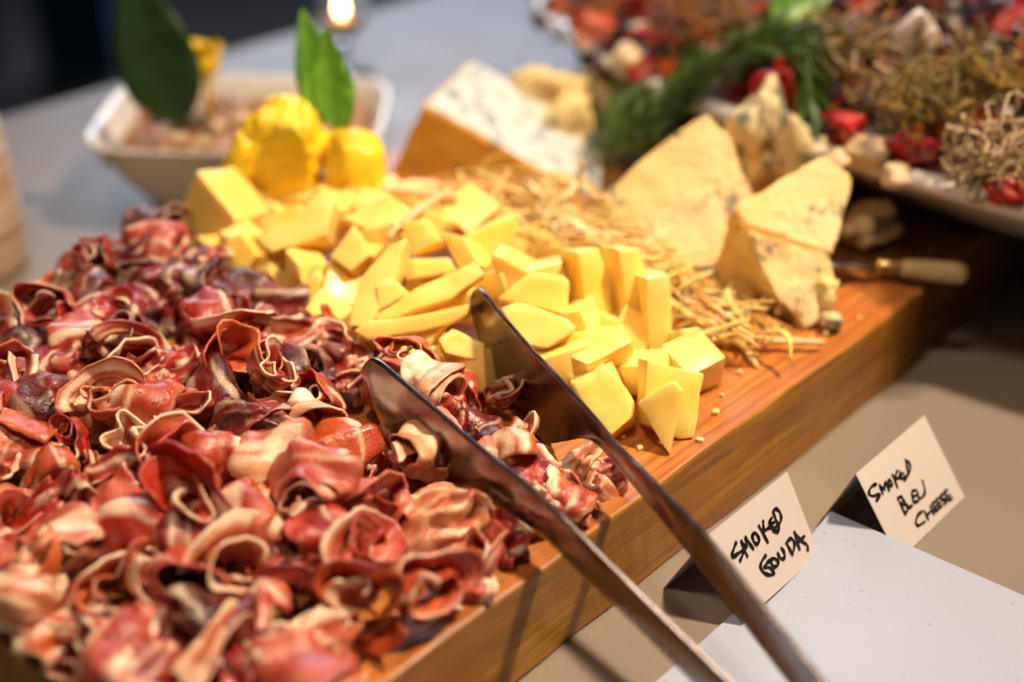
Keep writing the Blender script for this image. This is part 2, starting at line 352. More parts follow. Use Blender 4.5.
# ------------------------------------------------------------------ tongs
def tongs():
    root = thing('tongs', 'brushed steel serving tongs laid open over the ham and board edge', 'tongs', W(.345, .06, .004))
    def arm(upper, lower, a, b, side):
        # a, b: world points fixing the arm's vertical plane
        d = Vector((b.x-a.x, b.y-a.y, 0)).normalized(); n = d.cross(Z).normalized()
        n = -n if n.dot(U) > 0 else n                                    # outward = towards -u
        def P(px, py):
            q = at_plane(px, py, a, n); return q
        up = [P(*q) for q in upper]; lo = [P(*q) for q in lower]
        N = 90
        def resample(L):
            acc = [0]
            for i in range(1, len(L)): acc.append(acc[-1]+(L[i]-L[i-1]).length)
            cm = catmull(L, 400); acc = [0]
            for i in range(1, 400): acc.append(acc[-1]+(cm[i]-cm[i-1]).length)
            out = []; k = 0
            for i in range(N):
                s = acc[-1]*i/(N-1)
                while k < 398 and acc[k+1] < s: k += 1
                t = (s-acc[k])/max(1e-9, acc[k+1]-acc[k]); out.append(cm[k].lerp(cm[k+1], t))
            return out
        A, B = resample(up), resample(lo)
        MM = 17; vs = []; fs = []; th = .0012; ES = [0, .00012, .00045, .0010, .0017]
        for sgn in (1, -1):
            for i in range(N):
                w = (A[i]-B[i]).length
                blade = sm(.016, .026, w)
                for j in range(MM):
                    ww = max(w, .0042)
                    t = ES[j]/ww if j < 5 else 1-ES[MM-1-j]/ww if j > MM-6 else ES[4]/ww+(1-2*ES[4]/ww)*(j-4)/(MM-9)
                    p = A[i].lerp(B[i], t); x_ = min(t, 1-t)*ww; edge = math.sqrt(max(0., 1-max(0., 1-x_/.0010)**2))
                    dish = math.sin(math.pi*t)*(.0022*blade+.0014*(1-blade))*side
                    bow = 0
                    rim = edge
                    vs.append(p+n*(dish+bow+sgn*th*rim))
        K = N*MM
        for i in range(N-1):
            for j in range(MM-1):
                q = i*MM+j; fs.append((q, q+1, q+MM+1, q+MM)); fs.append((K+q, K+q+MM, K+q+MM+1, K+q+1))
            fs.append((i*MM, (i+1)*MM, K+(i+1)*MM, K+i*MM)); q = i*MM+MM-1; fs.append((q, K+q, K+q+MM, q+MM))
        for j in range(MM-1):
            fs.append((j, K+j, K+j+1, j+1)); q = (N-1)*MM+j; fs.append((q, q+1, K+q+1, K+q))
        bm = bmesh.new(); bv = [bm.verts.new(v) for v in vs]
        for f in fs: bm.faces.new([bv[i] for i in f])
        bmesh.ops.remove_doubles(bm, verts=bm.verts, dist=.00002)
        o = from_bm('arm', bm, M['steel'], root)
        return A[-1], B[-1], d
    ra, rb = at(480, 292, .098), at(825, 682, .052)
    R_up = [(471, 298), (474, 290), (482, 290), (497, 308), (530, 346), (563, 381), (596, 418), (616, 443), (660, 487), (702, 530), (762, 604), (825, 682), (868, 734)]
    R_lo = [(471, 298), (474, 320), (481, 343), (497, 380), (513, 415), (528, 433), (546, 443), (567, 441), (585, 438), (598, 444), (616, 464), (649, 503), (691, 555), (735, 611), (789, 682), (830, 736)]
    la, lb = at(372, 362, .093), at(735, 682, .052)
    L_up = [(364, 370), (368, 360), (378, 359), (407, 383), (435, 407), (476, 442), (513, 471), (546, 499), (567, 518), (609, 560), (659, 610), (698, 648), (733, 682), (795, 742)]
    L_lo = [(364, 370), (369, 386), (376, 408), (390, 437), (406, 462), (420, 477), (437, 481), (456, 483), (476, 492), (505, 510), (535, 529), (560, 552), (595, 585), (641, 629), (690, 678), (752, 742)]
    e1 = arm(R_up, R_lo, ra, rb, -1); e2 = arm(L_up, L_lo, la, lb, 1)
    # spring bow joining the two arms, outside the frame
    a, b = (e1[0]+e1[1])/2, (e2[0]+e2[1])/2; w = (e1[0]-e1[1]).length/2
    d = e1[2]+e2[2]; d = d.normalized() if d.dot(V) < 0 else -d.normalized()
    tip = (a+b)/2+d*.085; tip.z = .013
    P = catmull([a, a+d*.035-Z*.006, tip+(a-b)*.28-d*.004, tip, tip+(b-a)*.28-d*.004, b+d*.035-Z*.006, b], 40)
    vs = []; fs = []
    for i, p in enumerate(P):
        q = (P[min(i+1, 39)]-P[max(0, i-1)]).normalized(); s = q.cross(Z).normalized()
        for x, y in ((-1, -1), (1, -1), (1, 1), (-1, 1)): vs.append(p+s*.0012*x+Z*w*.85*y)
    for i in range(39):
        for k in range(4): fs.append((i*4+k, i*4+(k+1) % 4, i*4+4+(k+1) % 4, i*4+4+k))
    mesh('spring_bow', vs, fs, M['steel'], root, smooth=False)
tongs()

# ------------------------------------------------------------------ cured ham
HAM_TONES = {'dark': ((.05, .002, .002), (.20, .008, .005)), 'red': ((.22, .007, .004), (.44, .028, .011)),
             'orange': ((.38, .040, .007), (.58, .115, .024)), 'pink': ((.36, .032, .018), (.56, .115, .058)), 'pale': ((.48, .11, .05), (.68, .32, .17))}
FAT = (.92, .70, .50)
def ham_mesh(seed, kind, tone, fatty, size):
    r = random.Random(seed); S = Vector((r.uniform(0, 99), r.uniform(0, 99), r.uniform(0, 99)))
    N, Mm = 72, 17; vs = []; cols = []; c0, c1 = HAM_TONES[tone]
    def nz(x, y=0., z=0., o=0.): return noise.noise(S+Vector((x, y+o*7, z+o*3)))
    if kind == 'rosette':                                                 # a slice wound round itself, low and uneven
        turns = r.uniform(1.7, 2.5); r0 = r.uniform(.0015, .0035); r1 = r.uniform(.013, .017); w = r.uniform(.017, .024); ph = r.uniform(0, 6); ex = r.uniform(1.0, 1.4)
        fl = r.uniform(-.002, .006)
        def pt(s, t):
            th = ph+s*turns*2*math.pi; rr = r0+(r1-r0)*s**.8
            rr += nz(math.cos(th)*.9, math.sin(th)*.9, s*2.5)*.0085+fl*t*t
            z = w*(t-.4)*(1-.3*s)+.009*nz(th*.55, 5)*(.2+t)
            lean = .006*sm(.55, 1, t)*nz(th*.5, 9)*2
            rr = (rr+lean)*(1-.35*sm(.35, 0, t))
            return Vector((rr*ex*math.cos(th), rr*math.sin(th)/ex**.5, z))
    elif kind == 'drape':                                                 # a slice thrown over the heap, creased
        sx, sy = r.uniform(.020, .026), r.uniform(.014, .019); k1 = r.uniform(.010, .017); m = r.choice([2, 3, 3, 4]); A = r.uniform(.003, .006); ph = r.uniform(0, 6)
        fold = r.uniform(-.4, .5)
        def pt(s, t):
            a = s*2*math.pi; x = math.cos(a)*t; y = math.sin(a)*t
            x += .25*nz(x*1.3, y*1.3, 2); y += .25*nz(x*1.3, y*1.3, 6)
            z = -k1*t*t+A*t*math.sin(m*a+ph)*t+.0060*(1-2.6*abs(nz(x*1.5, y*2.2, 4)))*(1-.3*t)+.0035*nz(x*3, y*3, 9)
            if x > fold:                                                  # the end turns back over itself
                d = x-fold; x = fold+.55*math.sin(d*1.9); z += .0105*(1-math.cos(d*2.0))
            return Vector((x*sx, y*sy, z))
    elif kind == 'loop':                                                  # a narrow strip curling up and over
        w = r.uniform(.009, .015); P = []; n = r.choice([5, 6]); a0 = r.uniform(0, 6)
        for q in range(n):
            a = a0+q*r.uniform(.9, 1.5); rr = r.uniform(.009, .017)
            P.append(Vector((rr*math.cos(a), rr*math.sin(a)*.8, r.uniform(-.007, .010))))
        Q = catmull(P, N); tl = r.uniform(.2, 1.3)
        def pt(s, t):
            q = min(N-1, int(s*(N-1)+.5)); d = (Q[min(N-1, q+2)]-Q[max(0, q-2)]).normalized(); e = d.cross(Vector((math.sin(tl), math.cos(tl), .8))).normalized()
            f = d.cross(e); y = (t-.5)*w*(1+.5*nz(s*4)); return Q[q]+e*y+f*(.003*math.cos(t*6.3+s*4)+.002*nz(s*6, t*2))
    else:                                                                 # a loosely rolled tube lying on its side
        turns = r.uniform(1.5, 2.3); w = r.uniform(.026, .036); r1 = r.uniform(.0125, .0165); ph = r.uniform(0, 6); fl = r.uniform(.65, .95); pin = r.uniform(.15, .5); tp = r.uniform(-.35, .35)
        def pt(s, t):
            th = ph+s*turns*2*math.pi; rr = .0025+(r1-.0025)*s**.75
            rr *= 1-pin*abs(2*t-1)**3; rr *= 1+tp*(2*t-1)
            rr += .0060*nz(math.cos(th)*.9, math.sin(th)*.9, t*1.6+s)+.0022*nz(th*1.1, t*2, 5)*abs(t-.5)*2
            sk = .006*(s-.5)*math.sin(ph)
            return Vector((rr*math.cos(th)*1.2, (t-.5)*w*(1-.25*s)+.006*nz(th*.6, 3)+sk, rr*math.sin(th)*fl+.006*math.sin(ph)*(2*t-1)**2))
    for i in range(N):
        for j in range(Mm):
            s, t = i/(N-1), j/(Mm-1); p = pt(s, t)
            q = p*46+S
            p = p+Vector((noise.noise(q), noise.noise(q+Vector((7, 0, 0))), noise.noise(q+Vector((0, 7, 0)))))*.0036
            q = p*150+S
            p = p+Vector((noise.noise(q), noise.noise(q+Vector((3, 1, 0))), noise.noise(q+Vector((0, 9, 2)))))*.0012
            q = p*75+S*1.3; cr = 1-3*abs(noise.noise(q)); p = p+Vector((noise.noise(q*.4), noise.noise(q*.4+Vector((5, 0, 0))), .8))*.0012*cr
            vs.append(p*size)
            if kind == 'drape': side = .5+.5*math.cos(2*math.pi*s+S.x); fs_, ft = side*1.6, t
            else: fs_, ft = 1., t
            rimw = (-.08+fatty*.44*sm(-.10, .45, nz(s*3.5, 1, 3))+.06*nz(s*20, 4, 3))*fs_
            f = sm(1-rimw-.07, 1-rimw+.05, ft)
            if kind not in ('drape',): f = max(f, .5*fatty*sm(.10, .02, t+.14*nz(s*6, 2, 2)+.05))
            px, py = (s*4, t*5.5) if kind != 'drape' else (p.x*150, p.y*330)
            streak = nz(px+1.2*nz(px*.7, py*.5), py, 1)
            f = max(f, sm(.30-.24*fatty, .55-.20*fatty, streak)*.8)
            base = mixc(c0, c1, sm(-.4, .45, nz(px*1.2, py*.5, 8)))
            cols.append(mixc(base, FAT, f*(.95 if tone != 'dark' else .6)))
    fs = [(i*Mm+j, i*Mm+j+1, (i+1)*Mm+j+1, (i+1)*Mm+j) for i in range(N-1) for j in range(Mm-1)]
    return vs, fs, cols
def put_ham(seed, kind, tone, fatty, size, loc, rot, label, group):
    vs, fs, cols = ham_mesh(seed, kind, tone, fatty, size)
    o = mesh('prosciutto_slice', vs, fs, M['ham'], None, True, cols)
    o.location = loc; o.rotation_euler = rot
    so = o.modifiers.new('thickness', 'SOLIDIFY'); so.thickness = .0009; so.offset = 0
    return tag(o, label, 'cured ham', group)
ORD = ['first', 'second', 'third', 'fourth', 'fifth', 'sixth', 'seventh', 'eighth', 'ninth', 'tenth', 'eleventh', 'twelfth', 'thirteenth', 'fourteenth', 'fifteenth', 'sixteenth', 'seventeenth', 'eighteenth', 'nineteenth', 'twentieth', 'twenty-first']
def ham_right(y):                              # right-hand limit of the heap at depth y (against cheese, then board edge)
    pts = [(.36, -.045), (.385, -.035), (.405, -.012), (.43, .006), (.455, .028), (.475, .040), (.495, .036), (.52, .008), (.55, -.030), (.585, -.070), (.62, -.100), (.66, -.132), (.70, -.172), (.73, -.20)]
    for (a, b), (c, d) in zip(pts, pts[1:]):
        if a <= y <= c: return b+(d-b)*(y-a)/(c-a)
    return pts[-1][1]
ROWS = []; y = .715; k = 0
while y > .365:
    x1 = ham_right(y)-.012; row = []; x = x1; step = .0245
    while True:
        px, _ = project(Vector((x, y, .08)))
        u, v = Vector((x, y, 0)).dot(U), Vector((x, y, 0)).dot(V)
        if px < -45: break
        if u > .188 and .303 < v < .622: row.append((x, y))
        x -= step*R.uniform(.88, 1.12)
    if row: ROWS.append(row[::-1])
    y -= .0215*R.uniform(.92, 1.08); k += 1
KD = {'rosette': ('rosette', 'curled'), 'drape': ('slice', 'draped'), 'loop': ('strip', 'curling'), 'tube': ('roll', 'loosely rolled')}
TD = {'dark': 'dark maroon', 'red': 'deep red', 'orange': 'orange pink', 'pink': 'rosy pink', 'pale': 'pale fatty'}
seed = 100
for ri, row in enumerate(ROWS):
    ci = -1
    for (x, y) in row:
        seed += 1; r = random.Random(seed)
        fy = (y-.38)/(.70-.38); fx = (x+.22)/.25
        kind = r.choices(['rosette', 'drape', 'loop', 'tube'], [.12, .26, .14, .48])[0]
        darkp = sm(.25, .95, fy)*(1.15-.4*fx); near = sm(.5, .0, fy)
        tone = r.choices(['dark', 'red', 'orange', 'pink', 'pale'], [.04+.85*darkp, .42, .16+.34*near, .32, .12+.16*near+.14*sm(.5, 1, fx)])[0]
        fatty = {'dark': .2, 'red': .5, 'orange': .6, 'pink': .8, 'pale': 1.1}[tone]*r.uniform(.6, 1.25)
        u, v = Vector((x, y, 0)).dot(U), Vector((x, y, 0)).dot(V)
        edge = min(v-.292, .64-v, u-.188, (ham_right(y)-x)+.02)
        qx, qy = project(Vector((x, y, .070)))
        def below(L):                             # pixels under a blade's lower edge (negative: on the blade)
            for (a, b), (c, d) in zip(L, L[1:]):
                if a <= qx <= c: return qy-(b+(d-b)*(qx-a)/(c-a))
        dl = below([(360, 385), (376, 410), (390, 440), (420, 480), (476, 495), (540, 535), (600, 590)]); dr = below([(470, 320), (497, 380), (528, 436), (567, 444), (600, 448), (640, 490)])
        drop = 0.
        if dl is not None and -38 < dl < 62: drop = .016*sm(62, 20, dl)
        if dr is not None and -38 < dr < 62: drop = max(drop, .016*sm(62, 20, dr))
        if (dl is not None and -28 < dl < 14) or (dr is not None and -14 < dr < 14): continue
        h = TOP+.010-drop+.010*sm(.60, .70, y)+.013*sm(.0, .085, edge)+r.uniform(-.004, .005)
        rx = r.uniform(.3, 1.1) if kind == 'rosette' else r.uniform(.1, .7) if kind == 'drape' else r.uniform(-.3, .5)
        jit = r.uniform(-.006, .006), r.uniform(-.006, .006)
        ci += 1
        label = f"{TD[tone]} {KD[kind][1]} ham {KD[kind][0]}, {ORD[ci]} from left in {ORD[ri]} row from back"
        put_ham(seed, kind, tone, fatty, r.uniform(.84, 1.0)*(.88 if kind == 'rosette' else 1), (x+jit[0], y+jit[1], h), (rx, r.uniform(-.4, .4), r.uniform(-1.3, 1.3) if kind not in ('loop', 'tube') else r.uniform(0, 6.28)), label, 'prosciutto slices heaped on the board')
# the few slices one can single out along the heap's edge
special = [
    (452, 525, .064, 'drape', 'pale', 1.0, 1.25, 'pale fatty ham slice draped below the left tong blade'),
    (448, 590, 0.052, 'drape', 'red', .7, 1.15, 'red ham slice with pale rim lying flat on the board front edge'),
    (372, 600, 0.064, 'rosette', 'orange', .7, 1.25, 'orange ham rosette at the front edge of the board'),
    (533, 476, .058, 'tube', 'red', .4, .85, 'upright deep red ham roll between the two tong blades'),
    (585, 490, .052, 'drape', 'pale', 1.2, .85, 'pale ham slice hanging over the board under the right tong handle'),
    (455, 400, 0.066, 'drape', 'pink', .6, .85, 'small pink ham slice tucked between the tong tips'),
    (482, 432, 0.060, 'tube', 'dark', .3, .85, 'dark maroon ham roll deep between the tong blades'),
    (505, 398, 0.058, 'rosette', 'red', .6, .75, 'small red ham curl against the inner side of the right tong'),
    (512, 452, 0.056, 'drape', 'red', .5, .8, 'red ham slice low between the tong blades'),
    (566, 500, 0.054, 'tube', 'orange', .7, .8, 'orange ham roll near the board edge between the tong handles'),
    (606, 478, 0.054, 'drape', 'pink', .8, .75, 'pink ham slice half under the right tong handle'),
    (362, 372, 0.064, 'drape', 'red', .6, .9, 'deep red ham slice just left of the left tong tip'),
    (340, 345, 0.068, 'rosette', 'pink', .7, .9, 'pink ham curl below the tall slanted cheese slab'),
    (292, 318, 0.066, 'drape', 'red', .4, .9, 'red ham slice tucked under the rounded cheese cube'),
    (318, 332, 0.068, 'tube', 'orange', .5, .9, 'orange ham roll right below the rounded cheese cube'),
    (250, 292, 0.072, 'tube', 'dark', .2, .95, 'dark maroon ham roll touching the cheese standing at left'),
    (205, 262, 0.074, 'drape', 'dark', .3, 1.0, 'dark maroon ham slice under the little low cheese block'),
    (592, 466, 0.056, 'drape', 'pale', .9, .85, 'pale ham slice right under the right tong shoulder'),
    (505, 545, 0.056, 'drape', 'red', .5, .9, 'red ham slice under the left tong handle by the board edge'),
    (528, 515, 0.057, 'tube', 'orange', .6, .85, 'orange ham roll behind the left tong handle'),
    (480, 560, 0.057, 'rosette', 'pink', .7, .95, 'pink ham rosette at the board edge left of the tong handles'),
    (22, 600, 0.066, 'tube', 'pale', .8, 1.1, 'pale ham roll at the lower left picture edge'),
    (70, 612, 0.062, 'drape', 'orange', .7, 1.1, 'orange ham slice near the lower left board corner'),
    (100, 645, 0.058, 'rosette', 'red', .6, 1.1, 'red ham rosette at the near end of the board'),
    (40, 560, 0.070, 'rosette', 'orange', .8, 1.1, 'orange ham rosette with pale loops near the left picture edge'),
    (150, 668, 0.058, 'tube', 'red', .5, 1.1, 'red ham roll cut by the bottom picture edge at left'),
    (225, 672, 0.058, 'loop', 'pale', 1., 1.2, 'pale fatty ham loop cut by the bottom picture edge'),
    (330, 655, 0.060, 'drape', 'orange', .9, 1.1, 'orange and cream ham slice near the bottom at the board front'),
    (300, 672, 0.058, 'tube', 'pink', .6, 1.1, 'pink ham roll at the bottom picture edge near the board front'),
    (430, 385, 0.077, 'tube', 'pale', .9, 1.0, 'glossy pale ham curl against the cheese between the tong tips'),
    (410, 355, 0.079, 'rosette', 'orange', .6, .9, 'orange ham curl touching the long cheese sliver'),
    (110, 400, 0.082, 'rosette', 'pale', 1.3, 1.05, 'ham rosette crowned with thick white fat left of centre'),
    (265, 375, 0.080, 'rosette', 'pink', .9, 1.1, 'pink ham rosette with white looping rim behind the left tong tip'),
    (95, 262, 0.079, 'rosette', 'red', .5, 1.1, 'round red ham rosette on the crest at back left'),
    (145, 240, 0.079, 'drape', 'pink', .5, 1.0, 'pink ham fold on the very top of the back edge'),
    (190, 500, 0.078, 'rosette', 'red', .9, 1.25, 'red ham rosette ringed with white fat in the near middle'),
]
for i, (px, py, z, kind, tone, fat, size, label) in enumerate(special):
    r = random.Random(900+i); p = at(px, py, z)
    put_ham(900+i, kind, tone, fat, size*(.72 if kind == 'rosette' else .90), p, (r.uniform(.3, .8), r.uniform(-.3, .3), r.uniform(-1.5, 1.5)), label, 'prosciutto slices heaped on the board')

# ------------------------------------------------------------------ gouda pieces
def nrm(az, el):
    a, e = math.radians(az), math.radians(el)
    return Vector((math.sin(a)*math.cos(e), -math.cos(a)*math.cos(e), math.sin(e)))
def prism(name, poly, k, z, az, el, th, mat, bevel=.0016, jitter=.0006, shear=(0, 0, 0)):
    """a solid whose front face has the given outline in a plane facing (az, el) through corner k at height z"""
    n = nrm(az, el); p0 = at(*poly[k], z); F = [at_plane(x, y, p0, n) for x, y in poly]
    c = sum(F, Vector())/len(F); rr = random.Random(int(poly[0][0]*7+poly[0][1]*13))
    B = [p-n*th*(1+rr.uniform(-.08, .08))+Vector(shear) for p in F]
    bm = bmesh.new(); a = [bm.verts.new(p-c) for p in F]; b = [bm.verts.new(p-c) for p in B]; m = len(a)
    bm.faces.new(a); bm.faces.new(b[::-1])
    for i in range(m): bm.faces.new((a[i], b[i], b[(i+1) % m], a[(i+1) % m]))
    bmesh.ops.recalc_face_normals(bm, faces=bm.faces)
    bmesh.ops.bevel(bm, geom=bm.edges[:], offset=bevel, segments=2, profile=.6, affect='EDGES', clamp_overlap=True)
    bmesh.ops.triangulate(bm, faces=[f for f in bm.faces if len(f.verts) > 4])
    for _ in range(2):
        long_ = [e for e in bm.edges if e.calc_length() > .006]
        if long_: bmesh.ops.subdivide_edges(bm, edges=long_, cuts=1); bmesh.ops.triangulate(bm, faces=[f for f in bm.faces if len(f.verts) > 4])
    s = Vector((rr.uniform(0, 50), rr.uniform(0, 50), 0))
    for q in bm.verts:
        w = (q.co)*90+s; q.co += Vector((noise.noise(w), noise.noise(w+Vector((4, 4, 4))), noise.noise(w+Vector((9, 0, 2)))))*jitter*1.6
    o = from_bm(name, bm, mat, None, smooth=True)
    try: o.data.set_sharp_from_angle(angle=math.radians(28))
    except Exception: pass
    o.location = c
    return o
GOUDA = [
 # nearest pieces at the right
 ('square slab leaning behind the small triangle at the pile front', [(646, 359), (705, 374), (695, 438), (679, 440), (646, 424)], 3, .0505, 12, 28, .016),
 ('small triangular chip standing at the very front of the pile', [(637, 403), (674, 380), (683, 391), (671, 455), (659, 441)], 3, .0505, -12, 26, .006),
 ('thick cube beside the right tong handle', [(573, 383), (603, 362), (634, 400), (632, 418), (612, 436), (590, 418)], 4, .054, -14, 42, .018),
 ('block at the right end of the pile by the bare board', [(680, 330), (700, 327), (713, 380), (708, 388), (692, 380)], 3, .052, 14, 30, .020),
 ('plank with pale flat top in front of the upright slabs', [(570, 357), (616, 332), (634, 340), (587, 366)], 3, .074, -8, 62, .014),
 ('upright slab leftmost of the three standing side by side', [(577, 251), (601, 248), (618, 335), (592, 336)], 3, .064, 26, 20, .020),
 ('upright slab middle of the three standing side by side', [(619, 249), (640, 248), (650, 292), (650, 336), (631, 338)], 4, .063, 24, 18, .020),
 ('upright slab rightmost of the three standing side by side', [(646, 278), (670, 276), (673, 353), (650, 357)], 3, .058, 18, 14, .018),
 ('five sided piece behind the right tong tip', [(496, 300), (527, 272), (563, 274), (568, 280), (567, 315), (530, 306)], 4, .080, -4, 34, .016),
 ('pointed slab under the right tong edge', [(501, 307), (516, 300), (569, 318), (577, 329), (547, 347), (520, 345)], 4, .075, 4, 40, .015),
 ('flat piece lying below the five sided one', [(550, 336), (586, 330), (592, 351), (556, 354)], 3, .068, 4, 28, .020),
 ('broad piece tucked under the pale topped plank', [(580, 366), (632, 344), (640, 372), (612, 395), (588, 380)], 2, .058, 6, 30, .016),
 # centre
 ('block with bright white top at the centre of the pile', [(490, 262), (493, 253), (528, 270), (560, 264), (556, 285), (505, 296)], 4, .086, -10, 12, .024),
 ('long flat slab pointing left above the thin sliver', [(375, 315), (416, 287), (474, 262), (486, 272), (451, 299), (378, 321)], 5, .080, -6, 44, .010),
 ('long thin sliver reaching left to the ham', [(353, 331), (369, 322), (437, 311), (470, 304), (469, 315), (443, 326), (369, 341)], 6, .076, -4, 34, .010),
 ('small chip just below the thin sliver', [(409, 338), (437, 318), (445, 325), (430, 344)], 3, .074, -8, 40, .010),
 ('blunt piece left of the right tong blade', [(437, 338), (452, 327), (487, 344), (481, 360), (445, 353)], 3, .072, 2, 42, .014),
 ('block with notched end at the pile centre', [(440, 231), (464, 238), (481, 266), (458, 269)], 3, .086, -30, 30, .024),
 ('bar shaped piece behind the white topped block', [(466, 236), (512, 214), (519, 226), (511, 248), (484, 262)], 3, .088, 14, 24, .016),
 ('wedge shaped block below the crossing straw', [(398, 222), (425, 217), (441, 241), (413, 255)], 3, .090, -14, 34, .016),
 ('short horizontal bar in the middle of the pile', [(400, 259), (450, 257), (457, 271), (406, 281)], 3, .083, 0, 30, .014),
 ('tall slanted slab left of the long flat one', [(356, 285), (387, 246), (407, 238), (397, 272), (371, 326), (349, 325)], 5, .074, -12, 44, .014),
 ('stubby piece leaning on the tall slanted slab', [(375, 285), (391, 276), (411, 294), (379, 311)], 3, .080, 6, 36, .010),
 ('chunk behind the white topped block near the straw', [(519, 226), (548, 233), (545, 244), (516, 232)], 3, .080, 4, 30, .012),
 ('piece between the middle bar and the long slab', [(410, 283), (450, 268), (474, 262), (440, 282), (412, 292)], 0, .076, 0, 30, .014),
 ('piece filling the gap right of the white topped block', [(545, 262), (574, 266), (578, 300), (566, 300), (560, 272)], 3, .070, 8, 30, .016),
 # left
 ('largest cube at the back left corner of the pile', [(183, 203), (196, 171), (236, 219), (230, 241), (192, 240)], 4, .064, -34, 12, .030),
 ('little block low at the far left of the pile', [(182, 215), (198, 217), (198, 240), (184, 240)], 3, .062, -20, 14, .014),
 ('piece standing against the ham at left', [(225, 242), (239, 232), (257, 255), (244, 282), (226, 277)], 3, .062, -18, 26, .018),
 ('slanted slab next to the small white topped block', [(246, 276), (281, 240), (290, 254), (264, 282)], 3, .068, -14, 42, .014),
 ('small block with bright white top at left', [(285, 248), (300, 265), (301, 284), (285, 274)], 3, .074, -40, 14, .020),
 ('rounded cube against the ham left of centre', [(317, 259), (354, 271), (339, 315), (300, 304)], 3, .066, 8, 34, .020),
 ('long block lying under the yellow garnish', [(255, 239), (299, 214), (316, 190), (335, 199), (326, 235), (272, 252)], 5, .084, -8, 46, .018),
 ('triangular piece below the yellow garnish', [(329, 256), (354, 224), (371, 254), (352, 272)], 3, .082, -6, 38, .014),
 ('flat slab behind the triangular piece', [(340, 216), (394, 198), (414, 211), (371, 232)], 3, .090, -4, 50, .012),
 ('piece under the left side of the garnish', [(258, 219), (299, 203), (311, 215), (266, 242)], 3, .080, -8, 40, .018),
 ('chunk at the back beside the orange sided wedge', [(352, 196), (384, 190), (398, 200), (356, 214)], 3, .088, 0, 40, .016),
 ('piece low against the ham under the rounded cube', [(300, 284), (318, 268), (330, 300), (310, 318)], 3, .060, -8, 34, .014),
]
for lab, poly, k, z, az, el, th in GOUDA:
    tag(prism('cheese_piece', poly, k, z, az, el, th, M['cheese']), 'yellow cheese, '+lab, 'cheese', 'gouda pieces piled on the board')
def cube_at(p, s, rot, label):
    bm = bmesh.new(); bmesh.ops.create_cube(bm, size=1)
    for q in bm.verts: q.co = Vector((q.co.x*s[0], q.co.y*s[1], q.co.z*s[2]))+Vector((R.uniform(-.001, .001), R.uniform(-.001, .001), R.uniform(-.001, .001)))
    bmesh.ops.bevel(bm, geom=bm.edges[:], offset=.0012, segments=2, profile=.6, affect='EDGES')
    o = from_bm('cheese_piece', bm, M['cheese']); o.location = p; o.rotation_euler = rot
    try: o.data.set_sharp_from_angle(angle=math.radians(28))
    except Exception: pass
    return tag(o, label, 'cheese', 'gouda pieces piled on the board')
for px, py, z in [(215, 262, .058), (270, 285, .058), (330, 325, .058), (385, 345, .060), (425, 358, .060), (470, 372, .058), (640, 372, .058), (605, 352, .062), (565, 360, .060), (540, 300, .070), (500, 285, .074), (430, 295, .068), (340, 290, .066), (285, 258, .066),
                   (390, 240, .080), (430, 225, .082), (370, 265, .072), (310, 235, .074), (465, 300, .070), (600, 390, .056), (575, 320, .066), (470, 215, .080), (330, 215, .080), (245, 250, .064), (520, 330, .066), (690, 365, .058), (636, 330, .060), (612, 300, .066), (300, 198, .070), (325, 190, .072), (275, 212, .066), (360, 205, .072), (378, 196, .072), (350, 215, .072), (530, 245, .062), (512, 250, .064), (555, 255, .062), (240, 222, .062), (260, 200, .066), (460, 225, .070), (495, 232, .068), (405, 205, .074), (310, 222, .068), (580, 345, .058), (545, 350, .058), (600, 330, .060)]:
    p = at(px, py, z+.003)
    cube_at(p, (R.uniform(.018, .027), R.uniform(.018, .024), R.uniform(.015, .021)), (R.uniform(-.5, .5), R.uniform(-.5, .5), R.uniform(0, 3)), 'yellow cheese cube half buried among the other pieces of the pile')
b = Bag()
for i, (px, py) in enumerate([(715, 412), (722, 395), (640, 448), (700, 440), (860, 318), (826, 334), (812, 338), (740, 372)]):
    c = at(px, py, TOP+.001); s = R.uniform(.0012, .0022)
    bm = bmesh.new(); bmesh.ops.create_icosphere(bm, subdivisions=1, radius=s)
    vs = [c+q.co*R.uniform(.7, 1.2) for q in bm.verts]; fs = [tuple(q.index for q in f.verts) for f in bm.faces]; bm.free()
    o = mesh('cheese_crumb', vs, fs, M['ycrumble'], center=True, smooth=False); tag(o, 'tiny pale cheese crumb lying on the bare board', 'crumb', 'crumbs on the board')

# ------------------------------------------------------------------ wedges and chunks of other cheeses
def solid(name, P, faces, mats, label, idx=None, bevel=.0015, rough=.0012, group='wedges and chunks of blue cheese'):
    c = sum(P, Vector())/len(P); bm = bmesh.new(); bv = [bm.verts.new(p-c) for p in P]
    for f, q in enumerate(faces):
        ff = bm.faces.new([bv[i] for i in q]); ff.material_index = idx[f] if idx else 0
    bmesh.ops.bevel(bm, geom=bm.edges[:], offset=bevel, segments=2, affect='EDGES', clamp_overlap=True)
    bmesh.ops.triangulate(bm, faces=bm.faces[:])
    for _ in range(4):
        L = [e for e in bm.edges if e.calc_length() > .005]
        if L: bmesh.ops.subdivide_edges(bm, edges=L, cuts=1); bmesh.ops.triangulate(bm, faces=[f for f in bm.faces if len(f.verts) > 3])
    for q in bm.verts:
        w = q.co*70; q.co += Vector((noise.noise(w), noise.noise(w+Vector((4, 4, 4))), noise.noise(w+Vector((9, 0, 2)))))*rough
        w = q.co*260; q.co += Vector((noise.noise(w), noise.noise(w+Vector((4, 4, 4))), noise.noise(w+Vector((9, 0, 2)))))*rough*.5
    o = from_bm(name, bm, mats); o.location = c
    try: o.data.set_sharp_from_angle(angle=math.radians(40))
    except Exception: pass
    return tag(o, label, 'cheese', group)
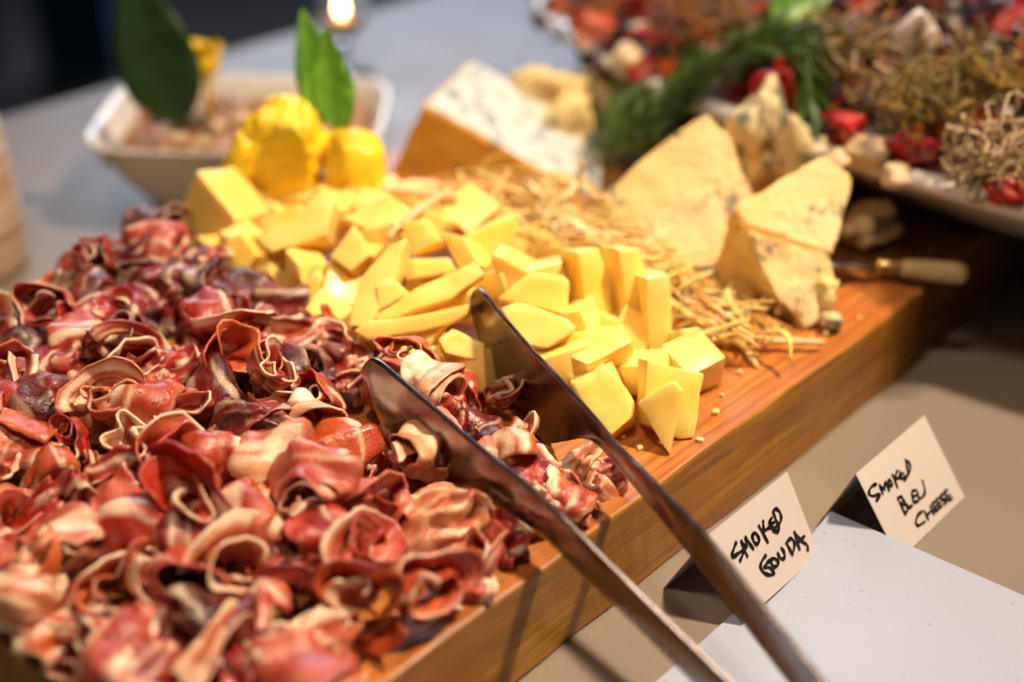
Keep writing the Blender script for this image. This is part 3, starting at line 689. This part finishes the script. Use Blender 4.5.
A = at(387, 181, TOP); B = at(602, 205, TOP); nv = (B-A).cross(Z).normalized(); Cc = at_plane(424, 104, A, nv)
w = Vector((.030, .098, 0)); B2 = B+Vector((.006, .086, .014))
solid('cheese_wedge', [A, B, Cc, A+w, B2, Cc+w*.92], [(0, 1, 2), (3, 5, 4), (0, 3, 4, 1), (1, 4, 5, 2), (2, 5, 3, 0)], [M['orange'], M['blue']], 'large cheese wedge with blue mottled white face and orange front side', [0, 0, 0, 1, 1])
def slab_wedge(poly, k, z, az, el, th, mats, label, rough=.0014):
    n = nrm(az, el); p0 = at(*poly[k], z); F = [at_plane(x, y, p0, n) for x, y in poly]; m = len(F); P = F+[p-n*th for p in F]
    faces = [tuple(range(m)), tuple(range(2*m-1, m-1, -1))]+[(i, m+i, m+(i+1) % m, (i+1) % m) for i in range(m)]
    return solid('cheese_wedge', P, faces, mats, label, [0, 0]+[1]*m, rough=rough)
slab_wedge([(600, 196), (640, 160), (706, 112), (727, 136), (748, 182), (752, 197), (716, 274), (668, 262), (630, 236)], 6, TOP+.004, -14, 40, .026, [M['wedge'], M['rind']], 'broad triangular pale yellow cheese slab leaning behind the straw bed')
slab_wedge([(735, 208), (823, 155), (853, 176), (846, 212), (832, 255), (746, 225)], 4, TOP+.030, 8, 42, .024, [M['wedge'], M['wedge']], 'upper cheese wedge with dark crack resting on a broken chunk')
slab_wedge([(748, 229), (833, 258), (838, 290), (822, 318), (806, 331), (795, 312), (782, 296), (768, 285)], 4, TOP+.001, 16, 30, .030, [M['wedge'], M['ycrumble']], 'broken lower cheese chunk with crumbling right edge by the knife', .0022)
slab_wedge([(732, 213), (747, 229), (769, 285), (738, 308), (726, 296), (714, 268)], 3, TOP+.001, -38, 22, .014, [M['rind'], M['wedge']], 'golden cheese piece facing left beneath the cracked wedge')
def rock(name, c, s, mat, label, seed, cat='cheese', group='wedges and chunks of blue cheese', cuts=9, amp=.36, sub=4):
    r = random.Random(seed); bm = bmesh.new(); bmesh.ops.create_icosphere(bm, subdivisions=sub, radius=1)
    pl = [(Vector((r.gauss(0, 1), r.gauss(0, 1), r.gauss(0, 1))).normalized(), r.uniform(.62, .9)) for _ in range(cuts)]; S = Vector((r.uniform(0, 50), 0, seed))
    for q in bm.verts:
        p = q.co.copy()
        for n, d in pl:
            k = p.dot(n)
            if k > d: p -= n*(k-d)
        p *= 1+amp*noise.noise(p*1.7+S)+amp*.5*noise.noise(p*4.5+S)+amp*.25*noise.noise(p*10+S)
        q.co = Vector((p.x*s[0], p.y*s[1], p.z*s[2]))
    o = from_bm(name, bm, mat); o.location = c; return tag(o, label, cat, group)
rock('cheese_chunk', at(540, 100, .078), (.030, .024, .022), M['ycrumble'], 'crumbly yellow cheese chunk behind the blue mottled wedge', 3)
rock('cheese_chunk', at(566, 126, .072), (.018, .018, .022), M['ycrumble'], 'golden smooth cheese chunk right behind the blue mottled wedge', 4)
rock('cheese_chunk', at(606, 92, .075), (.026, .022, .020), M['crumble'], 'pale blue veined chunk left of the rosemary', 5)
rock('cheese_chunk', at(759, 138, .104)-Z*.012, (.025, .022, .044), M['crumble'], 'grey veined cheese chunk between rosemary and the cracked wedge', 6)
rock('cheese_chunk', at(795, 148, .100)-Z*.012, (.017, .015, .036), M['crumble'], 'smaller veined chunk beside the grey veined one', 8)
rock('cheese_chunk', at(868, 224, .062), (.018, .016, .013), M['crumble'], 'shaded veined chunk under the platter rim', 9)
rock('cheese_chunk', at(832, 322, TOP+.005), (.0065, .006, .0055), M['crumble'], 'small crumbled bit with green vein at the foot of the broken chunk', 10)
rock('cheese_chunk', at(822, 296, TOP+.014), (.008, .008, .012), M['ycrumble'], 'pale crumb clump clinging to the broken chunk edge', 11)
rock('cheese_chunk', at(792, 306, TOP+.008), (.012, .009, .010), M['crumble'], 'shadowed crumb under the broken chunk', 12)

# ------------------------------------------------------------------ shredded straw bed
b = Bag()
def strip(p, d, L, w, sag, col, bag, tw=0., th=.0006):
    d = d.normalized(); s = d.cross(Z).normalized(); n = s.cross(d); vs = []; fs = []; K = 9; cv = R.uniform(-1, 1)*sag
    for i in range(K):
        t = i/(K-1)-.5; q = p+d*L*t+s*cv*(4*t*t-.5)+Z*(-sag*(4*t*t))*.5; a = tw*t; e = s*math.cos(a)+n*math.sin(a); f = n*math.cos(a)-s*math.sin(a)
        ww = w*(1-.35*abs(2*t)**3)
        vs += [q-e*ww-f*th, q+e*ww-f*th, q+e*ww+f*th, q-e*ww+f*th]
    for i in range(K-1):
        for k in range(4): fs.append((i*4+k, i*4+(k+1) % 4, i*4+4+(k+1) % 4, i*4+4+k))
    fs += [(3, 2, 1, 0), (K*4-4, K*4-3, K*4-2, K*4-1)]
    bag.add(vs, fs, col)
STC = [(.93, .70, .30), (.90, .56, .16), (.95, .80, .48), (.82, .42, .09), (.92, .68, .18), (.80, .62, .16)]
def bed(n, poly, z0, z1):
    for _ in range(n):
        while True:
            t, s = R.random(), R.random(); a = Vector(poly[0]).lerp(Vector(poly[1]), t); c = Vector(poly[3]).lerp(Vector(poly[2]), t); q = a.lerp(c, s); break
        z = R.uniform(z0, z1); p = at(q.x, q.y, z); az = R.gauss(2.35, .8)
        strip(p, Vector((math.cos(az), math.sin(az), R.uniform(-.35, .35))), R.uniform(.014, .055), R.choice([.0003, .0004, .0006, .0009, .0014])*R.uniform(.8, 1.2), R.uniform(0, .018), R.choice(STC), b, R.uniform(-2, 2))
bed(150, [(385, 176), (560, 190), (590, 235), (400, 205)], .058, .088)
bed(170, [(540, 200), (640, 215), (700, 290), (570, 245)], .056, .084)
bed(130, [(640, 255), (730, 290), (790, 335), (690, 335)], .051, .068)
bed(24, [(480, 160), (590, 180), (600, 200), (480, 190)], .075, .095)
tag(b.build('shredded_straw', M['straw']), 'tangle of thin golden shreds spread between the cheeses', 'shreds', kind='stuff')
for lab, a, c, w in [('long thick pale stick lying across the board front', (704, 338, .055), (824, 341, .055), .0022),
                     ('pale stick crossing the gouda pile', (386, 236, .098), (450, 188, .098), .0020),
                     ('flat pale stick lying on the back of the gouda pile', (382, 188, .098), (458, 196, .096), .0022),
                     ('brownish stick pointing at the broken chunk', (700, 296, .058), (746, 345, .052), .0013),
                     ('short stick below the long thick one', (742, 338, .052), (756, 366, .051), .0013),
                     ('stick standing up against the white face of the wedge', (578, 196, .075), (582, 160, .100), .0012),
                     ('yellow green stick among the shreds by the golden piece', (700, 318, .054), (770, 332, .053), .0012)]:
    k = Bag(); p, q = at(*a), at(*c); strip((p+q)/2, q-p, (q-p).length, w, .002, (.82, .58, .28) if 'green' not in lab else (.55, .50, .10), k, .3, .0010)
    tag(k.build('straw_stick', M['straw'], center=True), lab, 'shred', 'single sticks over the straw bed')

# ------------------------------------------------------------------ rosemary
def rosemary(label, pts, seed, needles=150):
    r = random.Random(seed); P = catmull([at(*p) for p in pts], 60)
    root = thing('rosemary_sprig', label, 'rosemary', P[0], 'rosemary sprigs between cheese and salad')
    k = Bag(); k.add(*tube(P, [.0014*(1-.6*i/59) for i in range(60)], 6)); k.build('stem', M['stem'], root)
    k = Bag()
    for i in range(needles):
        f = r.uniform(.03, 1); j = min(58, int(f*59)); p = P[j]; d = (P[j+1]-P[max(0, j-1)]).normalized()
        a = d.orthogonal().normalized(); a.rotate(Matrix.Rotation(r.uniform(0, 6.28), 3, d)); dr = (d*r.uniform(1.0, 2.0)+a).normalized()
        L = r.uniform(.018, .030); s = dr.cross(d).normalized(); m = p+dr*L*.5+d*.001; e = p+dr*L+d*L*.15; w = .0014; up = s.cross(dr)*.0005
        k.add([p, m-s*w, m+up, m+s*w, e], [(0, 1, 2), (0, 2, 3), (1, 4, 2), (2, 4, 3), (0, 3, 1), (1, 3, 4)])
    k.build('needles', M['rosemary'], root, smooth=False)
rosemary('rosemary sprig lying lowest, against the broad cheese slab', [(604, 172, .075), (640, 135, .095), (700, 85, .115), (770, 50, .13)], 1, 150)
rosemary('middle rosemary sprig of the bunch', [(612, 160, .085), (655, 110, .11), (720, 60, .13), (800, 40, .14)], 2, 150)
rosemary('uppermost rosemary sprig arching towards the salad', [(622, 140, .095), (670, 90, .12), (735, 42, .145), (800, 30, .15), (812, 70, .135)], 3, 150)
rosemary('short rosemary sprig curling down over the red tomato', [(720, 50, .14), (780, 45, .15), (805, 80, .135), (806, 130, .11)], 4, 130)
rosemary('stray rosemary sprig at the left of the bunch', [(602, 160, .07), (612, 120, .085), (650, 85, .10), (690, 60, .12)], 5, 150)

# ------------------------------------------------------------------ yellow garnish, its leaves
def crown(px, py, z, r, h, label, teeth, seed):
    c = at(px, py, z); rr = random.Random(seed); n = 72; rows = 26; vs = []; fs = []
    for i in range(rows):
        t = i/(rows-1)
        for k in range(n):
            a = 2*math.pi*k/n; lob = 1+.10*math.cos(teeth*a+.6)*sm(.1, .6, t)+.10*noise.noise(Vector((math.cos(a)*1.5+seed, math.sin(a)*1.5, t*2.5)))
            prof = math.sin(math.pi*min(.5, .14+.5*t))*(1-.30*sm(.55, 1, t)) if t < .86 else .70-(t-.86)*3.6
            zz = h*t+(.010*abs(math.cos(teeth*a/2))*sm(.45, .86, t) if t < .87 else .010*abs(math.cos(teeth*a/2))*(1-(t-.87)*7))
            if t > .86: zz = h*.86+(zz-h*t)-(t-.86)*h*.55
            R_ = r*prof*lob; vs.append(c+Vector((R_*math.cos(a), R_*math.sin(a), zz+.0030*noise.noise(Vector((a*3, t*6, seed))))))
    for i in range(rows-1):
        for k in range(n): fs.append((i*n+k, i*n+(k+1) % n, (i+1)*n+(k+1) % n, (i+1)*n+k))
    fs.append(tuple(range(n-1, -1, -1))); fs.append(tuple(range((rows-1)*n, rows*n)))
    return tag(mesh('fruit_garnish', vs, fs, M['garnish'], center=True), label, 'garnish', 'yellow carved garnishes')
rock('fruit_garnish', at(283, 152, .098), (.0265, .022, .030), M['garnish'], 'large lumpy bright yellow garnish with jagged top', 2, 'garnish', 'yellow carved garnishes', 1, .24, 5)
rock('fruit_garnish', at(248, 170, .090), (.015, .014, .021), M['garnish'], 'lower yellow garnish lobe at the left of the jagged one', 11, 'garnish', 'yellow carved garnishes', 1, .24, 4)
rock('fruit_garnish', at(354, 164, .094), (.0185, .016, .021), M['garnish'], 'smooth bright yellow garnish piece right of the leaf sprig', 5, 'garnish', 'yellow carved garnishes', 2, .16, 4)
def leaf(root, name, bpx, tpx, y, wid, mat, bend=.15, fold=.25, facing=Vector((0, -1, .2))):
    n = facing.normalized(); p0 = Vector((0, y, .1)); a = at_plane(*bpx, p0, n); e = at_plane(*tpx, p0, n); d = e-a; L = d.length; d.normalize(); s = d.cross(n).normalized()
    N, K = 22, 9; vs = []; fs = []
    for i in range(N):
        t = i/(N-1); w = wid*(math.sin(math.pi*t**.75)**.85*(1-.25*t)+.02)
        for j in range(K):
            x = (j/(K-1)-.5)*2
            vs.append(a+d*L*t+s*w*x+n*(-bend*L*t*t+fold*w*abs(x)+.05*w*math.sin(t*22+abs(x)*3)*abs(x)))
    fs = [(i*K+j, i*K+j+1, (i+1)*K+j+1, (i+1)*K+j) for i in range(N-1) for j in range(K-1)]
    o = mesh(name, vs, fs, mat, root); m = o.modifiers.new('t', 'SOLIDIFY'); m.thickness = .0006; return o
lp = at_plane(334, 128, Vector((0, .775, 0)), Vector((0, -1, 0)))
sp = thing('herb_sprig', 'bright green leaf sprig standing in the yellow garnish', 'herb', lp)
leaf(sp, 'leaf', (331, 124), (300, 10), .775, .0140, M['leaf'], .12); leaf(sp, 'leaf', (335, 126), (322, 28), .783, .0125, M['leaf'], -.1, .3, Vector((.45, -1, .2))); leaf(sp, 'leaf', (338, 132), (353, 80), .772, .0062, M['leaf'], .1)
k = Bag(); k.add(*tube([lp-Z*.012, lp, lp+Z*.006], .0014, 6)); k.build('stem', M['leaf'], sp)

# ------------------------------------------------------------------ white square bowl with dip, leaf and flower
bc = Vector((-.187, .945, 0)); bx, by = .098, .078
br = thing('serving_bowl', 'white square bowl of brown dip behind the ham', 'bowl', bc)
def rsq(sx, sy, z, n=64, e=5.):
    out = []
    for k in range(n):
        a = 2*math.pi*k/n; c, s = math.cos(a), math.sin(a); m = (abs(c)**e+abs(s)**e)**(-1/e); out.append(bc+Vector((sx*c*m, sy*s*m, z)))
    return out
prof = [(.55, .0005), (.60, .0005), (.66, .008), (.82, .028), (.93, .046), (1.0, .056), (1.02, .0575), (1.015, .0595), (.985, .059), (.93, .053), (.84, .036), (.68, .014), (.4, .010)]
vs = []; fs = []
for s, z in prof: vs += rsq(bx*s, by*s, z)
for i in range(len(prof)-1):
    for q in range(64): fs.append((i*64+q, i*64+(q+1) % 64, (i+1)*64+(q+1) % 64, (i+1)*64+q))
fs.append(tuple(range(63, -1, -1))); fs.append(tuple(range((len(prof)-1)*64, len(prof)*64)))
mesh('bowl_body', vs, fs, M['china'], br)
vs = []; fs = []; cols = []; n = 70
for i in range(n):
    for j in range(n):
        x, y_ = (i/(n-1)-.5)*2, (j/(n-1)-.5)*2; q = Vector((x*4, y_*3, 0)); e = max(abs(x), abs(y_))
        h_ = .043+.008*noise.noise(q)+.006*noise.noise(q*3)+.004*noise.noise(q*7)+.007*(1-e*e)
        vs.append(bc+Vector((x*bx*.86, y_*by*.86, h_))); f = noise.noise(q*2.5+Vector((3, 3, 3)))
        cols.append(mixc(mixc((.48, .20, .05), (.22, .08, .025), sm(.0, .5, f)), (.74, .56, .42), sm(.12, .42, noise.noise(q*4))))
fs = [(i*n+j, (i+1)*n+j, (i+1)*n+j+1, i*n+j+1) for i in range(n-1) for j in range(n-1)]
tag(mesh('nut_dip', vs, fs, M['dip'], None, True, cols, True), 'chunky brown and cream dip filling the square bowl', 'dip')
for i, (px, py, s) in enumerate([(194, 122, .012), (215, 128, .009), (176, 138, .008), (240, 120, .009), (205, 142, .007), (262, 118, .007)]):
    rock('nut_chunk', at(px, py, .054), (s, s*.8, s*.55), M['stem'] if i == 0 else M['cream'] if i % 2 else M['handle'], ['dark brown lump on the dip below the yellow flower', 'pale chunk right of the dark lump on the dip', 'tan chunk at the left of the dip', 'pale chunk at the right part of the dip', 'small tan chunk near the bowl front rim', 'small pale chunk at the far right of the dip'][i], 40+i, 'dip topping', 'chunks on the dip', 6, .2, 3)
lf = at_plane(174, 122, Vector((0, .93, 0)), Vector((0, -1, 0)))
lr = thing('garnish_leaf', 'large dark green leaf standing in the dip bowl', 'leaf', lf)
leaf(lr, 'leaf_blade', (179, 124), (124, -40), .93, .0285, M['darkleaf'], .05, .2, Vector((.1, -1, .1)))
k = Bag(); k.add(*tube([lf-Z*.014, lf, lf+Z*.01], .0016, 6)); k.build('stem', M['darkleaf'], lr)
fp = at_plane(205, 62, Vector((0, .95, 0)), Vector((0, -1, 0)))
fr = thing('flower', 'small yellow flower bud beside the dark leaf', 'flower', fp-Z*.05)
k = Bag()
for i in range(11):
    a = i*2.4; d = Vector((math.cos(a)*.7, math.sin(a)*.7, .5+.25*(i % 3))).normalized(); s = d.cross(Z).normalized()
    c = fp+d*.010; k.add([fp, c-s*.007, c+d*.007-s*.0045, fp+d*.0185, c+d*.007+s*.0045, c+s*.007], [(0, 1, 2, 3, 4, 5)])
bm = bmesh.new(); bmesh.ops.create_uvsphere(bm, u_segments=16, v_segments=10, radius=.011); k.add([fp+q.co for q in bm.verts], [tuple(q.index for q in f.verts) for f in bm.faces]); bm.free()
k.build('petals', M['garnish'], fr)
k = Bag(); k.add(*tube([fp, fp-Z*.02, fp-Z*.045+Vector((.002, 0, 0))], [.0035, .0025, .002], 8)); k.build('stem', M['garnish'], fr)

# ------------------------------------------------------------------ pot at the left edge, stem glass with a bright spot at the back
pc = at(-66, 266, 0)
pot = thing('ceramic_pot', 'tan and cream rounded pot cut by the left picture edge', 'pot', pc)
k = Bag(); k.add(*lathe([(0, .0005), (.056, .0005), (.0595, .006), (.0590, .045), (.055, .090), (.049, .132), (.047, .140), (.044, .141)], 64, pc)); k.build('body', M['ceramic'], pot)
k = Bag(); k.add(*lathe([(.0445, .1415), (.0485, .144), (.0480, .153), (.040, .161), (.022, .166), (0, .167)], 64, pc)); k.build('lid', M['cream'], pot)
gc = at(345, 76, 0)
gl = thing('stem_glass', 'clear glass holder with a bright flame at the back of the table', 'glassware', gc)
k = Bag(); k.add(*lathe([(0, .0005), (.026, .0005), (.026, .002), (.006, .005), (.004, .012), (.004, .030), (.010, .036), (.022, .050), (.027, .072), (.025, .100), (.0235, .100), (.0255, .072), (.0205, .052), (.008, .039), (0, .038)], 40, gc)); k.build('glass_body', M['glass'], gl)
k = Bag(); k.add(*lathe([(0, .0405), (.012, .0408), (.016, .048), (.016, .050), (0, .0502)], 24, gc)); k.build('cream_disc', M['cream'], gl)
k = Bag(); k.add(*lathe([(0, .0515), (.0042, .056), (.0050, .060), (.003, .068), (0, .076)], 16, gc)); k.build('glow', M['glow'], gl)  # small emissive body for the bright spot inside the glass

# ------------------------------------------------------------------ cheese knife
ka, kb, kc = at(800, 258, .066), at(874, 266, .0575), at(966, 274, .0545)
kn = thing('cheese_knife', 'cheese knife with cream handle stuck in the cracked wedge', 'knife', kb)
d = (kc-kb).normalized(); s = d.cross(Z).normalized(); nn = s.cross(d)
def loft(secs, mat, name, n=18):
    k = Bag(); vs = []; fs = []
    for p, a, c in secs:
        for q in range(n): t = 2*math.pi*q/n; vs.append(p+s*a*math.cos(t)+nn*c*math.sin(t))
    for i in range(len(secs)-1):
        for q in range(n): fs.append((i*n+q, i*n+(q+1) % n, (i+1)*n+(q+1) % n, (i+1)*n+q))
    fs += [tuple(range(n-1, -1, -1)), tuple(range((len(secs)-1)*n, len(secs)*n))]; k.add(vs, fs); return k.build(name, mat, kn)
L = (kc-kb).length
q0 = kb+d*L*.28
loft([(q0, .0050, .0046), (q0+d*L*.1, .0058, .0052), (q0+d*L*.35, .0062, .0056), (q0+d*L*.62, .0064, .0058), (q0+d*L*.70, .0058, .0052), (kc, .0035, .003)], M['handle'], 'handle')
loft([(kb, .0038, .0036), (kb+d*L*.04, .0052, .0048), (kb+d*L*.10, .0042, .0040), (kb+d*L*.2, .0046, .0043), (q0-d*.0003, .0050, .0046)], M['brass'], 'ferrule')
loft([(ka, .006, .0006), (ka.lerp(kb, .5), .006, .0007), (ka.lerp(kb, .9), .0045, .0008), (kb-d*.0004, .003, .0022)], M['steel'], 'blade')

# ------------------------------------------------------------------ platter and its salad
PC = W(.985, .27, 0); SU, SV = .305, .50
pl = thing('oval_platter', 'large white oval platter of salad resting on the dark board', 'platter', PC+Z*TOP)
prof = [(.70, .0512), (.74, .0512), (.78, .058), (.88, .076), (.97, .092), (1.0, .0975), (1.010, .1010), (1.006, .1045), (.985, .1055), (.955, .1035), (.90, .090), (.80, .072), (.70, .064), (.4, .062), (.05, .062)]
n = 128; vs = []; fs = []
for r_, z in prof:
    for q in range(n): t = 2*math.pi*q/n; vs.append(PC+U*SU*r_*math.cos(t)+V*SV*r_*math.sin(t)+Z*z)
for i in range(len(prof)-1):
    for q in range(n): fs.append((i*n+q, i*n+(q+1) % n, (i+1)*n+(q+1) % n, (i+1)*n+q))
fs += [tuple(range(n-1, -1, -1)), tuple(range((len(prof)-1)*n, len(prof)*n))]
mesh('dish', vs, fs, M['china'], pl)
# a dark tangle of leaves and dried tomato: nobody could count it
b = Bag(); r = random.Random(5)
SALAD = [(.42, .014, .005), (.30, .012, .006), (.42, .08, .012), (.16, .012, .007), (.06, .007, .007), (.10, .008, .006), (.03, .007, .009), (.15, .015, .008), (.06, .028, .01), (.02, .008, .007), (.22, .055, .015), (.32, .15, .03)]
vs = []; n = 40
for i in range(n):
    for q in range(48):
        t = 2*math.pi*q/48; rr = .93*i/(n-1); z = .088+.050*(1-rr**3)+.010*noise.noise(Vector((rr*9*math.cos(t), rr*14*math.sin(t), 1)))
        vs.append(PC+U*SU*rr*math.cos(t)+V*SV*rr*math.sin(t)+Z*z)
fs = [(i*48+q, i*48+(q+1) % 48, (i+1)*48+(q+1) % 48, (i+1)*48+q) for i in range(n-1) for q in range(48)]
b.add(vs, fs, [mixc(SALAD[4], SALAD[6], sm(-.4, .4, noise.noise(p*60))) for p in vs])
for i in range(900):
    t = r.uniform(1.6, 4.9); rr = (1.0 if 1.6 < t < 3.05 else .93)*math.sqrt(r.uniform(.1, 1)); p = PC+U*SU*rr*math.cos(t)+V*SV*rr*math.sin(t)+Z*(.092+.052*(1-rr**3)+r.uniform(0, .022))
    a = Vector((r.gauss(0, 1), r.gauss(0, 1), r.gauss(0, .6))).normalized(); c = a.orthogonal().normalized(); m = a.cross(c); s = r.uniform(.007, .016)
    S = Vector((i, 0, 0)); vv = []
    for x in range(5):
        for y_ in range(5):
            X, Y = x/4-.5, y_/4-.5; vv.append(p+(a*X+c*Y*.7)*2*s*(1-.5*(X*X+Y*Y))+m*s*.7*noise.noise(S+Vector((X*3, Y*3, 0))))
    b.add(vv, [(x*5+y_, x*5+y_+1, x*5+y_+6, x*5+y_+5) for x in range(4) for y_ in range(4)], r.choice(SALAD[:9] if r.random() < .8 else SALAD))
tag(b.build('salad_mix', M['attr']), 'dark red and brown mixed salad heaped on the oval platter', 'salad', kind='stuff')
def tomato(px, py, z, s, mat, label):
    rock('tomato_half', at(px, py, z-.006), (s, s*.8, s*.7), mat, label, int(px), 'tomato', 'tomato pieces in the salad', 6, .28, 4)
tomato(775, 88, .132, .0150, M['tomato'], 'bright red tomato just below the rosemary tip')
tomato(910, 146, .122, .0155, M['tomato'], 'red tomato at the near rim behind the cream cube')
tomato(848, 122, .13, .010, M['tomato'], 'small dark red tomato in the middle of the salad')
tomato(590, 28, .115, .018, M['dtomato'], 'orange red tomato slice at the far left of the platter')
tomato(650, 44, .12, .017, M['tomato'], 'red tomato left of the rosemary at the back')
tomato(560, 8, .11, .014, M['dtomato'], 'orange tomato bit at the top left rim of the platter')
tomato(1008, 190, .118, .011, M['tomato'], 'red tomato under the pale sprouts at right')
tomato(690, 22, .13, .012, M['dtomato'], 'orange tomato bit behind the rosemary')
for px, py, z, s, lab in [(868, 152, .112, .014, 'cream cheese cube at the near platter rim'), (838, 160, .108, .009, 'small cream cube left of the other at the rim'), (626, 58, .112, .014, 'cream cube at the left platter rim'), (640, 30, .12, .010, 'small cream cube behind the left rim'), (895, 176, .108, .010, 'cream shred lump under the red tomato')]:
    rock('cream_cube', at(px, py, z), (s, s*.9, s*.7), M['cream'], lab, int(px*3), 'cheese', 'cream pieces in the salad', 8, .12, 3)
# onion petal, green leaf
op = at(915, 66, .14); k = Bag(); vs = []; fs = []
for i in range(14):
    for j in range(11):
        t = i/13; x = (j/10-.5)*2; w = .014*math.sin(math.pi*min(1, .12+.88*t))+.001
        vs.append(op+Vector((w*x, .010*x*x-.004*t, .036*t-.004)))
k.add(vs, [(i*11+j, i*11+j+1, i*11+12+j, i*11+11+j) for i in range(13) for j in range(10)])
o = k.build('onion_petal', M['onion'], center=True); o.modifiers.new('t', 'SOLIDIFY').thickness = .0016; tag(o, 'pale pink onion petal standing among the sprouts', 'onion')
gp = at(795, 20, .15); gr = thing('garnish_leaf', 'bright green leaf at the top behind the rosemary tip', 'leaf', gp)
leaf(gr, 'leaf_blade', (770, 14), (835, -8), gp.y, .012, M['leaf'], .1, .2, Vector((0, -1, .7)))
def sprouts(px, py, z, rad, cols, n, label, seed, ln=.05):
    r = random.Random(seed); c = at(px, py, z); k = Bag()
    for i in range(n):
        p = c+Vector((r.gauss(0, 1)*rad*.45, r.gauss(0, 1)*rad*.45, r.gauss(0, 1)*rad*.28)); d = Vector((r.gauss(0, 1), r.gauss(0, 1), r.gauss(0, .7))).normalized(); P = [p]
        for s in range(4): d = (d+Vector((r.gauss(0, .5), r.gauss(0, .5), r.gauss(0, .4)-.12))).normalized(); P.append(P[-1]+d*ln*r.uniform(.15, .28))
        P = [c+(q-c)*min(1, rad*1.15/max(1e-6, (q-c).length)) for q in P]
        k.add(*tube(catmull(P, 10), r.uniform(.0004, .0009), 4), col=r.choice(cols))
    tag(k.build('sprout_clump', M['straw'], center=True), label, 'sprouts', 'sprout clumps on the salad')
YG = [(.28, .18, .008), (.16, .12, .012), (.42, .26, .025), (.11, .085, .01)]; PW = [(.48, .34, .16), (.56, .43, .27), (.26, .17, .05)]; BR = [(.38, .14, .025), (.46, .24, .045), (.26, .08, .018)]
sprouts(955, 78, .142, .030, YG, 130, 'yellow green sprout clump at upper right of the salad', 1)
sprouts(925, 105, .140, .022, YG, 70, 'yellow sprouts trailing down left of the pale ones', 2)
sprouts(1002, 150, .130, .026, PW, 120, 'pale white sprout clump at the right picture edge', 3)
sprouts(852, 42, .145, .028, YG+PW, 110, 'mixed yellow sprout clump at the top beside the onion', 4)
sprouts(690, 18, .135, .026, BR, 80, 'brownish shredded clump behind the rosemary', 6)
sprouts(590, 8, .118, .022, BR, 60, 'brownish shreds at the far left of the platter', 7)
sprouts(1000, 80, .140, .020, YG, 60, 'dull green sprouts at the right edge above the pale ones', 8)
sprouts(880, 80, .138, .018, PW+BR, 45, 'thin pale shreds in the middle of the salad', 9)
sprouts(745, 10, .14, .022, PW+YG, 50, 'pale shreds at the top above the rosemary', 12)

# ------------------------------------------------------------------ light, world, camera
def area(name, loc, target, size, energy, col, sy=None, spread=180):
    l = bpy.data.lights.new(name, 'AREA'); l.energy = energy; l.color = col; l.size = size; l.spread = math.radians(spread)
    if sy: l.shape = 'RECTANGLE'; l.size_y = sy
    o = bpy.data.objects.new(name, l); C.objects.link(o); o.location = loc
    o.rotation_euler = (Vector(target)-Vector(loc)).to_track_quat('-Z', 'Y').to_euler(); return o
area('ceiling_lamp', (.80, .66, 1.6), (-.02, .58, 0), .12, 4.4, (1., .77, .52), None, 50)
area('second_ceiling_lamp', (-.25, .15, 1.7), (0, .65, 0), .2, 2.8, (1., .78, .54), None, 90)
area('window', (-.5, 4.4, 2.0), (0, .8, 0), 2.4, 92, (.74, .83, 1.), 2.0)
w = bpy.data.worlds.new('World'); bpy.context.scene.world = w; w.use_nodes = True
nt = w.node_tree; bg = nt.nodes['Background']; bg.inputs[1].default_value = 1.
tc = nt.nodes.new('ShaderNodeTexCoord'); sx = nt.nodes.new('ShaderNodeSeparateXYZ'); rp = nt.nodes.new('ShaderNodeValToRGB')
nt.links.new(tc.outputs['Generated'], sx.inputs[0]); nt.links.new(sx.outputs['Z'], rp.inputs[0]); nt.links.new(rp.outputs[0], bg.inputs[0])
rp.color_ramp.elements[0].position = .1; rp.color_ramp.elements[0].color = (.030, .024, .022, 1)      # dim room, lighter ceiling
rp.color_ramp.elements[1].position = .9; rp.color_ramp.elements[1].color = (.075, .06, .055, 1)
cam = bpy.data.cameras.new('camera'); co = bpy.data.objects.new('camera', cam); C.objects.link(co)
co.location = CAM; co.rotation_euler = (math.pi/2-PITCH, 0, 0); cam.lens = 50; cam.sensor_width = 36; cam.clip_start = .01; cam.clip_end = 60
cam.dof.use_dof = True; cam.dof.focus_distance = .615; cam.dof.aperture_fstop = 2.7; cam.dof.aperture_blades = 9
sc = bpy.context.scene; sc.camera = co
sc.view_settings.view_transform = 'Standard'; sc.view_settings.look = 'None'; sc.view_settings.exposure = 0
sc.render.engine = 'CYCLES'; sc.cycles.use_denoising = True; sc.cycles.max_bounces = 8
